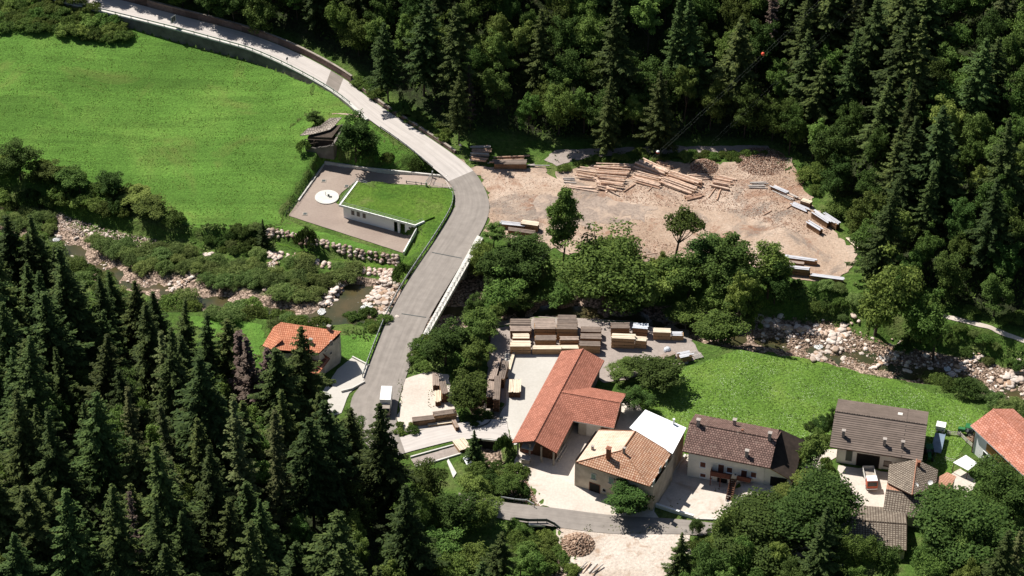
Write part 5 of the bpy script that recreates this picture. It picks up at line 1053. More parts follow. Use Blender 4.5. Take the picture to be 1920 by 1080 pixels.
# --- filling the woods
def scat(poly, n, dmin, fn, seed):
    r = random.Random(seed); pl = [(p[0], p[1]) for p in poly]; xs = [p[0] for p in pl]; ys = [p[1] for p in pl]; k = 0
    for _ in range(n * 40):
        x = r.uniform(min(xs), max(xs)); y = r.uniform(min(ys), max(ys))
        if inside(np.array([x]), np.array([y]), pl)[0] and free(x, y, dmin):
            k += 0 if fn(x, y, r) is False else 1
            if k >= n: break
    return k
cnt = {}
LM = [(0,0,'the top left corner'),(250,75,'the thicket right tip'),(110,5,'the first guard rail post'),(0,90,'the thicket left end'),(120,60,'the thicket middle'),(250,400,'the bright hedge tree'),(724,742,'the white truck'),(565,650,'the orange-tiled house'),(458,640,'the dying spruces'),(318,870,'the pale yellow-green larch'),(240,745,'the round olive larch'),(400,590,'the small grass clearing'),
 (110,450,'the left stream bend'),(0,640,'the left edge'),(0,1080,'the bottom left corner'),(450,1080,'the bottom edge'),(40,300,'the big dark round tree'),(613,371,'the round tank cover'),(707,410,'the white flat building'),(640,570,'the pool'),(370,510,'the thin slanting weir'),
 (600,250,'the ruined barn'),(327,45,'the dark square road sign'),(640,160,'the dark road patch'),(900,290,'the logs at the road bend'),(1412,85,'the red marker ball'),(1220,270,'the lower marker ball'),(1150,330,'the wide left log pile'),(1320,315,'the dark bark heap'),
 (1545,410,'the silvered beam bundles'),(1920,0,'the top right corner'),(1840,605,'the riverside path'),(960,0,'the top edge middle'),(480,0,'the left top edge'),(1700,0,'the right top edge'),(1920,350,'the right edge'),(1722,260,'the big drooping spruce'),(1425,308,'the spreading bark heap'),
 (1631,895,'the red tipper truck'),(1640,1000,'the long grey shed'),(1285,1005,'the triangular road sign'),(1500,1080,'the bottom edge'),(1920,1080,'the bottom right corner'),(1890,850,'the timber-banded building'),(1372,905,'the farmhouse stairs'),(1055,420,'the slender poplar'),
 (1262,430,'the lone round-crowned tree'),(850,540,'the bridge footway'),(1063,620,'the tall lumber stacks'),(1169,635,'the pale rough topped stack'),(1560,650,'the big white weir'),(1350,680,'the near flowering meadow corner'),(1000,960,'the village road rail'),(1083,1022,'the rubble heap'),(880,750,'the gully'),(1700,690,'the stained weir'),(870,870,'the white tarpaulin'),(1660,800,'the barn roof'),(1100,730,'the sawmill roof')]
USED = {}
def at_(p, h):
    u, v = proj((p.x, p.y, p.z + h)); u = max(0, min(1920, u)); v = max(0, min(1080, v)); ds = sorted((math.hypot(u - a, (v - b) * 1.2), a, b, n) for a, b, n in LM)
    for k in range(14):
        d, a, b, n = ds[k]; ang = (math.degrees(math.atan2(b - v, u - a)) + 382.5) % 360; dr = ['right of', 'up and right of', 'straight above', 'up and left of', 'left of', 'down and left of', 'straight below', 'down and right of'][int(ang // 45) % 8]
        dist = 'close' if d < 45 else 'a little way' if d < 85 else 'some way' if d < 130 else 'a good way' if d < 190 else 'far'
        t = dist + ' ' + dr + ' ' + n
        if t not in USED: break
    USED[t] = USED.get(t, 0) + 1; return ' ' + t
def sz(h, a, b): return 'low ' if h < a else 'tall ' if h > b else 'medium '

def invis(x, y, h, m=70):
    u, vt = proj((x, y, H(x, y) + h)); _, vb = proj((x, y, H(x, y))); return u < -m or u > 1920 + m or vb < -60 or vt > 1080 + 40
def wood(area, sp_share, hs, hb, glab):
    def fn(x, y, r):
        z = H(x, y); s = r.random() < sp_share(x, y)
        h = r.uniform(*(hs if s else hb))
        if invis(x, y, h, 60): return False
        if area == 'near':                            # keep the tops below the skyline of the wood
            while h > 9 and proj((x, y, z + h))[1] < np.interp(proj((x, y, z + h))[0], [0, 100, 200, 330, 440, 480, 585, 620, 700, 760, 850, 930], [395, 455, 500, 555, 600, 655, 705, 745, 780, 850, 915, 960]): h -= 1
            if h <= 9: return False
        TREES.append((x, y, 6.2 if s else 6.2)); p = Vector((x, y, z - .2)); key = area + ('s' if s else 'b'); cnt[key] = cnt.get(key, 0) + 1
        rng.seed(hash((round(x * 10), round(y * 10))))
        if s:
            if r.random() < .05: plant(LA[r.randrange(2)], p, h * .95, r.uniform(.9, 1.1), 'larch', 'pale larch' + at_(p, h * .95), 'larch', 'larches of the ' + glab)
            elif r.random() < .04: plant(DS[r.randrange(2)], p, h * .8, r.uniform(.7, .9), 'dead_spruce', 'brown dead spruce' + at_(p, h * .8), 'dead spruce', 'dead spruces of the ' + glab)
            else: plant(SP[r.randrange(5)], p, h, r.uniform(.85, 1.35), 'spruce', sz(h, 20, 26) + 'dark spruce' + at_(p, h), 'spruce', 'spruces of the ' + glab)
        else: plant(BT[r.randrange(8)], p, h, r.uniform(.7, 1.0), 'broadleaf_tree', sz(h, 11, 14) + 'leafy tree' + at_(p, h), 'tree', 'broad-leaved trees of the ' + glab)
    return fn
def world(l, z=0): return [P0(q[0], q[1], q[2] if len(q) > 2 else z) for q in l]
# lower-left spruce wood
near_poly = world([(-40,535,0),(150,588,0),(300,640,0),(420,715,0),(540,780,0),(640,800,0),(700,880,0),(770,960,0),(850,1060,0)]) + [Vector((-8, 318, 0)), Vector((0, 290, 0)), Vector((-100, 290, 0))]
def nshare(x, y):
    u, v = proj((x, y, H(x, y))); return .35 if u > 560 and v > 960 else .8
scat(near_poly, 110, 6.6, wood('near', nshare, (17, 34), (9, 13), 'lower-left forest'), 1)
# far woods: spruces uphill, broad-leaved trees along the lower edge
def share(x, y):
    d = segdist(np.array([x]), np.array([y]), farp)[0][0]; k = .02 + min(d, 34) / 34 * .2 + .38 * vnoise(np.array([x]), np.array([y]), 14, 41)[0]
    if 66 < x < 100 and d > 8: k = .75
    if x > 105: k *= .5
    return k
off_far = [(p[0], p[1]) for p in farp[1:-1]]; fpoly = [Vector((q[0], q[1] + 3.5, 0)) for q in off_far] + [Vector((190, 470, 0)), Vector((190, 560, 0)), Vector((-150, 590, 0)), Vector((-160, 560, 0))]
fpoly[0:3] = [Vector((P0(60,-40,13).x, P0(60,-40,13).y + 7, 0)), Vector((P0(180,-16,12).x, P0(180,-16,12).y + 7, 0)), Vector((P0(335,22,9.8).x, P0(335,22,9.8).y + 7, 0))]
fpoly[3] = Vector((P0(480,60,7.8).x, P0(480,60,7.8).y + 7, 0)); fpoly[4] = Vector((P0(650,138,5).x, P0(650,138,5).y + 8, 0)); fpoly[5] = Vector((P0(760,215,3).x, P0(760,215,3).y + 9, 0))
def verge():
    A = off([Vector(p) for p in resample([Vector(p) for p in RR[1:6]], 5.5)], -1)
    k = 0
    for i, q in enumerate(A):
        a_, c_ = A[max(0, i - 1)], A[min(len(A) - 1, i + 1)]; t = c_ - a_; t.normalize(); n = Vector((-t.y, t.x, 0)); n = n if n.y > 0 else -n
        for dd in (3.5, 9.5):
            x, y = q.x + n.x * dd + rng.uniform(-1, 1), q.y + n.y * dd + rng.uniform(-1, 1); TREES.append((x, y, 5)); p = Vector((x, y, H(x, y) - .2)); h = rng.uniform(13, 19) if dd < 5 else rng.uniform(20, 27)
            if rng.random() < .5: plant(SP[rng.randrange(5)], p, h, 1.0, 'spruce', 'roadside spruce' + at_(p, h), 'spruce', 'spruces above the upper road')
            else: plant(BT[rng.randrange(4)], p, h * .75, 1.0, 'broadleaf_tree', 'leafy roadside tree' + at_(p, h * .75), 'tree', 'trees above the upper road')
verge()
scat(fpoly, 420, 5.4, wood('far', share, (19, 30), (11, 17), 'hillside forest'), 2)
# bottom right broad-leaved grove
grove = world([(1310,1095,0),(1350,1060,0),(1420,1030,0),(1500,1040,0),(1560,1060,0),(1610,1110,0),(1700,1110,0),(1740,1040,0),(1800,1020,0),(1880,990,0),(1990,960,0)]) + [Vector((125, 318, 0)), Vector((30, 318, 0))]
scat(grove, 45, 5.6, wood('grove', lambda x, y: .08, (16, 20), (9, 13), 'bottom right grove'), 3)
for (u, vb, vt, w, i, lab) in [(1415,1080,940,165,1,'big dark tree at the left end of the bottom right grove'), (1515,1040,888,165,2,'large glossy tree covering the left end of the long shed'), (1800,1085,925,175,1,'huge feathery tree right of the long shed'), (1880,990,872,115,2,'broad tree covering the foot of the right farm building')]:
    stand(BIG, u, vb, vt, w, lab, 'big_tree', idx=i)
stand(BT, 1520,900,820,50,'bright bushy tree at the start of the barn track', idx=5)
for (u, vb, vt, w, i) in [(1530,950,885,75,4),(1500,930,880,50,5),(1470,960,905,60,4)]: stand(BT, u, vb, vt, w, {1530: 'larger bright tree just below the start of the barn track', 1500: 'small bright tree right beside the dark garage end of the farmhouse', 1470: 'bright tree in front of the dark farmhouse garage'}[u], group='bright trees by the barn track', idx=i)
# stream side belt and gullies
belt = PP([(905,480),(1000,475),(1090,505),(1200,525),(1330,520),(1450,545),(1440,600),(1400,655),(1320,625),(1290,588),(1100,582),(960,582),(935,640),(900,720),(870,680),(900,600)])
def beltf(x, y, r):
    p = Vector((x, y, H(x, y) - .2)); h = r.uniform(6, 10.5); TREES.append((x, y, 5)); plant(BT[r.randrange(8)], p, h, r.uniform(.8, 1.1), 'broadleaf_tree', sz(h, 7.5, 9) + 'leafy streamside tree' + at_(p, h), 'tree', 'trees of the streamside belt')
scat(belt, 48, 3.8, beltf, 4)
def shrubs(polypx, n, dm, hr, ids, lab, grp, seed, wr=(.9, 1.3)):
    kind_ = 'willow shrub' if 'willow' in lab else 'scrub bush' if 'scrub' in lab or 'tangled' in lab else 'thicket bush' if 'thicket' in lab else 'hedge shrub' if 'hedge' in lab else 'verge bush' if 'verge' in lab else 'garden bush' if 'garden' in lab else 'leafy shrub'
    def f(x, y, r):
        p = Vector((x, y, H(x, y) - .15)); TREES.append((x, y, dm * .8)); h = r.uniform(*hr); plant(BU[ids[r.randrange(len(ids))]], p, h, r.uniform(*wr), {'willow shrub': 'willow_shrub', 'hedge shrub': 'hedge_shrub', 'thicket bush': 'thicket_bush', 'scrub bush': 'scrub_bush'}.get(kind_, 'shrub'), kind_ + at_(p, h), kind_, grp)
    return scat(PP(polypx), n, dm, f, seed)
shrubs([(170,452),(230,462),(290,470),(380,480),(395,500),(350,518),(280,518),(235,500)], 20, 2.9, (2.0,3.2), [0,1,0], 'feathery willow shrub in the stream bed at the left', 'willow shrubs left of the thin weir', 5)
shrubs([(402,492),(495,502),(495,535),(440,542),(380,530)], 14, 2.5, (2,3.2), [0,1], 'willow shrub between the two thin rock weirs', 'willow shrubs between the weirs', 6)
shrubs([(515,495),(570,490),(622,520),(612,556),(560,566),(500,560)], 18, 2.3, (2,3.2), [0,1], 'willow shrub at the left of the pool', 'willow shrubs by the pool', 7)
shrubs([(630,508),(660,510),(662,535),(640,540)], 3, 2.3, (2.4,3), [1], 'rounded willow shrub standing at the back of the pool', 'willows behind the pool', 8)
shrubs([(350,562),(440,578),(560,600),(600,618),(560,624),(470,608),(340,592),(270,575)], 22, 2.9, (2.2,3.6), [0,2,3,0], 'leafy shrub along the near bank of the stream above the orange house', 'near bank shrubs above the orange house', 9)
shrubs([(660,600),(690,590),(735,600),(725,615),(690,622),(650,618)], 9, 2.2, (1.6,2.6), [2,3,3], 'bright green shrub beside the road below the weir', 'shrubs below the weir', 10)
shrubs([(0,300),(120,325),(220,368),(330,400),(340,422),(260,412),(130,385),(0,375)], 50, 2.6, (2.4,4.2), [2,4,2,3], 'dense hedge shrub below the big meadow', 'hedge shrubs below the meadow', 11)
shrubs([(60,455),(120,480),(200,530),(250,560),(200,560),(90,500),(20,455)], 18, 2.8, (2,3.4), [0,2,0], 'willow bush on the near bank of the left stream', 'near bank bushes of the left stream', 112)
shrubs([(0,388),(70,400),(110,415),(90,440),(0,425)], 12, 2.6, (2,3), [0,0,2], 'shrub beside the stream at the far left', 'far left stream shrubs', 12)
shrubs([(-10,-40),(80,-30),(170,20),(240,50),(245,78),(180,82),(80,62),(0,60)], 90, 1.9, (1.8,3.2), [3,2,3,2], 'bush in the thicket at the top left corner of the meadow', 'top left thicket', 13)
shrubs([(380,440),(480,430),(500,455),(490,480),(400,470)], 14, 2.6, (1.2,2.2), [2,4,0], 'small shrub on the bank left of the boulder walls', 'small bank shrubs', 14)
shrubs([(655,165),(760,225),(862,285),(850,270),(870,262),(790,220),(680,140)], 26, 2.4, (1.2,2.2), [2,3,2], 'low bush on the verge above the road wall', 'verge bushes above the road', 15)
shrubs([(1045,326),(1100,300),(1190,290),(1300,292),(1440,283),(1440,290),(1380,302),(1300,303),(1190,301),(1110,309),(1055,320)], 40, 2.0, (1.0,1.9), [2,3], 'scrub bush on the far edge of the timber yard', 'scrub along the timber yard', 16)
shrubs([(1480,292),(1510,330),(1540,380),(1590,430),(1640,470),(1640,430),(1580,360),(1520,290)], 26, 2.8, (2,3.8), [2,3,2], 'tangled bush at the right end of the timber yard', 'tangled bushes right of the timber yard', 17)
shrubs([(1460,530),(1570,540),(1600,560),(1620,610),(1560,600),(1450,585)], 16, 2.8, (1.4,2.4), [0,2,4], 'shrub on the grassy bank between logs and stream', 'bank shrubs below the log stacks', 18)
shrubs([(1780,612),(1900,650),(1920,700),(1800,668),(1700,640)], 22, 2.8, (1.2,2.4), [0,2,4], 'shrub on the bank below the riverside path', 'bank shrubs below the path', 19)
shrubs([(1600,600),(1680,610),(1690,640),(1620,640)], 7, 2.8, (2.4,3.6), [2,4], 'leafy bush at the foot of the grey-green tree', 'bushes at the grey-green tree', 118)
shrubs([(1690,575),(1790,585),(1900,615),(1900,600),(1790,560),(1700,540)], 16, 3, (2.4,4), [2,3], 'shrub at the forest edge above the riverside path', 'forest edge shrubs above the path', 20)
shrubs([(1725,712),(1780,728),(1850,755),(1910,785),(1920,770),(1850,742),(1760,715)], 15, 2.8, (2,3.2), [0,2,4], 'bush on the meadow side of the stream at the right', 'meadow side bushes at the right', 21)
shrubs([(1700,640),(1760,650),(1760,672),(1690,660)], 5, 2.6, (2,3), [4], 'dark bush at the foot of the silvery tree', 'dark bushes by the silvery tree', 22)
shrubs([(860,700),(905,700),(915,780),(880,800),(850,770)], 14, 2.6, (1.8,3), [2,3,4], 'bush in the gully left of the lumber yard', 'gully bushes by the lumber yard', 23)
shrubs([(880,870),(950,855),(1000,930),(940,935),(900,920)], 24, 2.5, (1.6,3), [2,3,4,0], 'garden bush between the sawmill and the village road', 'bushes above the village road', 24)
shrubs([(960,985),(985,990),(1010,1040),(1040,1080),(990,1080),(965,1040)], 16, 2.2, (1.4,2.8), [3,2], 'bright bush along the little stream below the village road', 'bushes along the little stream', 25)
shrubs([(1020,1000),(1045,1030),(1075,1080),(1050,1080),(1025,1040)], 8, 2.2, (1.4,2.4), [3,2], 'bush right of the little stream', 'bushes right of the little stream', 26)
shrubs([(1290,990),(1350,1000),(1400,990),(1350,1040),(1300,1060)], 10, 2.5, (1.4,2.8), [3,2], 'bush beside the bottom road sign', 'bushes by the road sign', 27)
shrubs([(745,800),(790,795),(770,815),(745,815)], 7, 2, (1,1.6), [3,2], 'low green bush at the foot of the timber lot', 'low bushes by the timber lot', 28)
shrubs([(775,650),(800,640),(830,690),(780,700)], 8, 2.4, (1.6,2.8), [2,3], 'bush beside the lower end of the bridge footway', 'bushes by the footway', 29)
shrubs([(1200,735),(1230,700),(1215,770),(1195,790),(1170,780)], 10, 2.2, (1.6,2.8), [4,2], 'bush behind the sawmill wing', 'bushes behind the sawmill', 30)
shrubs([(1520,790),(1560,800),(1550,835),(1510,830)], 9, 2, (1,1.8), [3,2,4], 'low bush in the vegetable garden left of the barn', 'garden bushes left of the barn', 31)
# ground cover one could not count
def tufts(name, polys, n, mat, size, lab, seed, hmul=1.6, cat='undergrowth'):
    r = np.random.default_rng(seed); C = []
    for poly in polys:
        pl = [(p.x, p.y) for p in poly]; A = np.array(pl); ar = abs(np.sum(A[:, 0] * np.roll(A[:, 1], 1) - A[:, 1] * np.roll(A[:, 0], 1))) / 2; m = int(n * ar); x = r.uniform(A[:, 0].min(), A[:, 0].max(), m * 4); y = r.uniform(A[:, 1].min(), A[:, 1].max(), m * 4)
        k = inside(x, y, pl) & (vnoise(x, y, 2.6, seed) + .5 * vnoise(x, y, 1.1, seed + 1) > -.15); x, y = x[k][:m], y[k][:m]; C.append(np.c_[x, y, Hn(x, y) + size * hmul * .6 * r.uniform(.4, 1.2, len(x))])
    C = np.vstack(C); N = np.array([0, -.2, .7]) + .75 * r.normal(size=C.shape); v, f = quads_from(C, N, size * r.uniform(.35, .8, len(C)), size * hmul * r.uniform(.5, 1, len(C)), np.tile(np.array([0, 0, 1.]), (len(C), 1)), r)
    o = rawmesh(name, v, f, M[mat]); tag(o, lab, cat, kind='stuff')
tufts('riverbank_weeds', [PP(q) for q in ([(340,425),(540,425),(505,470),(400,480),(300,455)], [(1450,535),(1600,525),(1640,560),(1640,640),(1560,610),(1440,600)], [(1700,600),(1920,660),(1920,700),(1760,665),(1690,640)], [(860,862),(950,868),(1003,945),(930,940)], [(130,405),(230,430),(300,452),(250,465),(120,420)], [(955,990),(1080,1010),(1080,1100),(960,1100)], [(640,150),(760,210),(870,275),(862,296),(785,240),(700,185)], [(1040,285),(1440,283),(1500,310),(1520,380),(1490,340),(1440,296),(1040,305)], [(740,600),(680,650),(640,620),(700,590)],[(780,640),(850,700),(760,700)])], 4.5, 'weed', .3, 'rough weeds covering the stream banks and verges', 3)
tufts('yard_weeds', [PP(q) for q in ([(1296,925),(1306,925),(1262,955),(1250,952)], [(1340,915),(1385,925),(1380,930),(1340,922)], [(1352,945),(1362,948),(1350,968),(1340,966)], [(800,735),(815,730),(815,770),(800,760)], [(1285,870),(1292,870),(1292,890),(1285,890)], [(746,712),(756,705),(752,790),(742,795)], [(1095,985),(1280,988),(1280,996),(1150,1004),(1095,997)])], 4, 'weed', .2, 'small weeds growing along the edges of the yards and road', 33, cat='weeds')
tufts('forest_undergrowth', [fpoly, near_poly], 1.3, 'leaf', .42, 'leafy undergrowth between the forest trees', 4)
tufts('meadow_grass', [[p for p in meadow]], 2.0, 'grassb', .19, 'short meadow grass tufts', 5, 1.3, 'grass')
tufts('bank_grass', [PP(q) for q in ([(676,345),(852,358),(852,388),(812,452),(782,428)], [(781,440),(812,446),(845,405),(850,420),(760,545),(735,540),(760,485)], [(500,452),(760,512),(745,500),(520,455)], [(640,628),(722,610),(688,690),(632,660)])], 3, 'grassb', .16, 'grass tufts on the banks by the bridge', 6, 1.3, 'grass')
tufts('meadow_grass', [PP([(1190,740),(1350,668),(1600,694),(1850,772),(1780,900),(1560,860),(1480,930),(1270,860)])], 2.6, 'grassb', .2, 'grass tufts of the flowering meadow', 7, 1.3, 'grass')
# ------------------------------------------------------------------ timber
def logmesh(mat, taper=.85, n=8):
    b = MB(); b.tube((-.5, 0, 0), (.5, 0, 0), 1, taper, n, 0, True, 1)
    me = bpy.data.meshes.new('log'); me.from_pydata(b.v, [], b.f); me.materials.append(M[mat]); me.materials.append(M['logend']); me.polygons.foreach_set('material_index', b.m); return me
LG = {k: logmesh(k) for k in ('log', 'logbark', 'logold')}
nlog = [0]
def logrow(a0, a1, b0, b1, n, r, lab, grp, kinds=('log',), lay=2, jit=.25, lk=.06):
    """logs lying side by side: the first from a0 to a1, the last from b0 to b1 (pixels on the ground)"""
    for k in range(n):
        t = k / max(1, n - 1); s = P(a0[0] + (b0[0] - a0[0]) * t, a0[1] + (b0[1] - a0[1]) * t); e = P(a1[0] + (b1[0] - a1[0]) * t, a1[1] + (b1[1] - a1[1]) * t)
        d = e - s; c = (s + e) / 2 + Vector((rng.uniform(-jit, jit) * 2, rng.uniform(-jit, jit), 0)); rr = r * rng.uniform(.7, 1.1); z = c.z + rr + (rng.randrange(lay)) * r * 1.7
        o = bpy.data.objects.new('log', LG[kinds[rng.randrange(len(kinds))]]); COL.objects.link(o); o.location = (c.x, c.y, z + .1); o.scale = (d.length * rng.uniform(.85, 1.1), rr, rr)
        o.rotation_euler = (rng.uniform(0, 6), rng.uniform(-lk, lk) * .6, math.atan2(d.y, d.x) + rng.uniform(-lk, lk) + (math.pi if rng.random() < .5 else 0)); tag(o, lab, 'log', grp); nlog[0] += 1
lk = ('log', 'log', 'logbark')
logrow((1083,319),(1117,324),(1081,336),(1114,341), 11, .24, 'peeled log in the short neat pile at the left of the timber yard', 'logs of the short left pile', lk, 3)
logrow((1118,313),(1182,316),(1122,350),(1168,356), 24, .26, 'peeled log in the wide pile left of centre in the timber yard', 'logs of the wide left pile', lk, 3)
logrow((1115,340),(1150,356),(1120,352),(1160,366), 9, .22, 'log lying crooked at the foot of the wide left pile', 'crooked logs below the left pile', lk, 2, .4, .5)
logrow((1056,349),(1110,352),(1060,353),(1122,361), 5, .22, 'long pale log in front of the left pile', 'long pale logs at the left', ('log',), 1)
logrow((1053,336),(1078,336),(1056,343),(1078,344), 3, .2, 'short log at the far left of the timber yard', 'short logs at the far left', ('logold',), 1)
logrow((1205,303),(1252,326),(1190,314),(1248,334), 18, .26, 'log in the steep upper pile in the middle of the timber yard', 'logs of the steep middle pile', lk, 3)
logrow((1222,302),(1250,301),(1235,308),(1262,316), 3, .2, 'thin pole lying behind the steep middle pile', 'thin poles behind the middle pile', ('logbark',), 1)
logrow((1192,325),(1240,337),(1188,343),(1234,354), 16, .25, 'log in the lower middle pile of the timber yard', 'logs of the lower middle pile', lk, 2)
logrow((1262,326),(1315,344),(1238,346),(1298,367), 24, .27, 'log in the broad slanting pile right of the middle of the timber yard', 'logs of the broad slanting pile', lk, 3)
logrow((1290,330),(1324,326),(1296,340),(1330,338), 6, .22, 'log lying level at the far end of the slanting pile', 'level logs behind the slanting pile', lk, 2)
logrow((1284,370),(1314,362),(1287,377),(1320,370), 5, .24, 'brown log in the small bundle in front of the slanting pile', 'small brown bundle logs', ('logbark',), 1)
logrow((1345,331),(1378,338),(1328,352),(1362,358), 11, .24, 'log in the small pile on bearers at the right of the log row', 'logs of the small right pile', lk, 2)
logrow((1338,355),(1325,373),(1353,357),(1346,378), 2, .22, 'bearer log sticking out below the small right pile', 'bearer logs', ('logbark',), 1)
logrow((1194,346),(1172,362),(1220,352),(1213,359), 2, .2, 'loose log lying askew between the middle piles', 'loose askew logs', ('logbark',), 1)
logrow((886,281),(922,283),(879,306),(911,311), 14, .28, 'log in the tall pile beside the road bend', 'logs of the pile by the road bend', ('logold', 'logbark', 'log'), 4, .2)
logrow((927,298),(990,296),(922,312),(985,312), 9, .25, 'dark log in the shaded stack behind the road bend', 'shaded logs behind the bend', ('logbark',), 3)
logrow((915,310),(940,304),(993,313),(1028,313), 4, .18, 'grey pole beside the shaded stack', 'grey poles by the shaded stack', ('logold',), 2)
logrow((1405,346),(1438,345),(1404,354),(1436,354), 5, .22, 'silvery pole in the bundle at the upper right of the timber yard', 'silvery pole bundle', ('logold',), 2)
logrow((1452,350),(1500,376),(1446,358),(1484,376), 8, .2, 'grey pole in the slanting heap at the right of the timber yard', 'grey poles at the right', ('logold', 'logold', 'log'), 2)
logrow((1475,393),(1488,384),(1430,404),(1445,396), 2, .15, 'thin dark stick lying on the yard at the right', 'thin sticks', ('logbark',), 1)
logrow((1140,466),(1190,470),(1140,474),(1200,482), 5, .22, 'grey beam behind the big streamside tree', 'grey beams behind the big tree', ('logold',), 2)
logrow((1190,480),(1235,478),(1225,484),(1290,492), 4, .12, 'thin plank scattered at the near edge of the timber yard', 'scattered thin planks', ('log',), 1, .6, .5)
logrow((1063,1068),(1078,1056),(1110,1080),(1130,1062), 9, .2, 'grey pole in the heap at the bottom edge', 'grey poles at the bottom edge', ('logold', 'log'), 2, .4, .25)
def stack(u, v, Lm, Wm, Hm, ang, lab, body='boards', cover='coverg', grp=None, name='lumber_stack', lid=.0, end='ends'):
    """sawn timber stack: u, v is the centre of its top"""
    p = P(u, v, Hm); root = empty(name, p, R(ang), lab, 'lumber stack', grp); b = MB(); nl = max(1, round(Hm / 1.15)); z = .12
    for k in range(nl):
        hh = (Hm - .14 * nl) / nl; sx = rng.uniform(-.08, .08); x, y = Lm / 2, Wm / 2
        for s in (-1, 1): b.face([(sx - s * x, s * -y, z), (sx + s * x, s * -y, z), (sx + s * x, s * -y, z + hh), (sx - s * x, s * -y, z + hh)], 0); b.face([(sx + s * x, -s * y, z), (sx + s * x, s * y, z), (sx + s * x, s * y, z + hh), (sx + s * x, -s * y, z + hh)], 1)
        b.face([(sx - x, -y, z + hh), (sx + x, -y, z + hh), (sx + x, y, z + hh), (sx - x, y, z + hh)], 0); z += hh + .14
    b.build('boards', [M[body], M[end]], root); b = MB()
    for k in range(nl):
        for s in (-.38, 0, .38): b.box((s * Lm, 0, .06 + k * (Hm / nl) * 1.0 - (0 if k == 0 else .07)), (.14, Wm * .98, .12))
    b.build('bearer', M['bark'], root)
    if cover:
        b = MB(); nb = max(2, round(Wm / .34)); 
        for k in range(nb): yy = -Wm / 2 - .1 + (k + .5) * (Wm + .2) / nb; jl = .7 if cover == 'coverb' else .2; b.box((rng.uniform(-jl, jl) * .5, yy, Hm + .05 + rng.uniform(0, .12) + lid * (k / nb)), (Lm + rng.uniform(-jl, jl), (Wm + .2) / nb * rng.uniform(.8, .96), .07), 0, rng.uniform(-.015, .015))
        b.build('cover', M[cover], root)
    return root
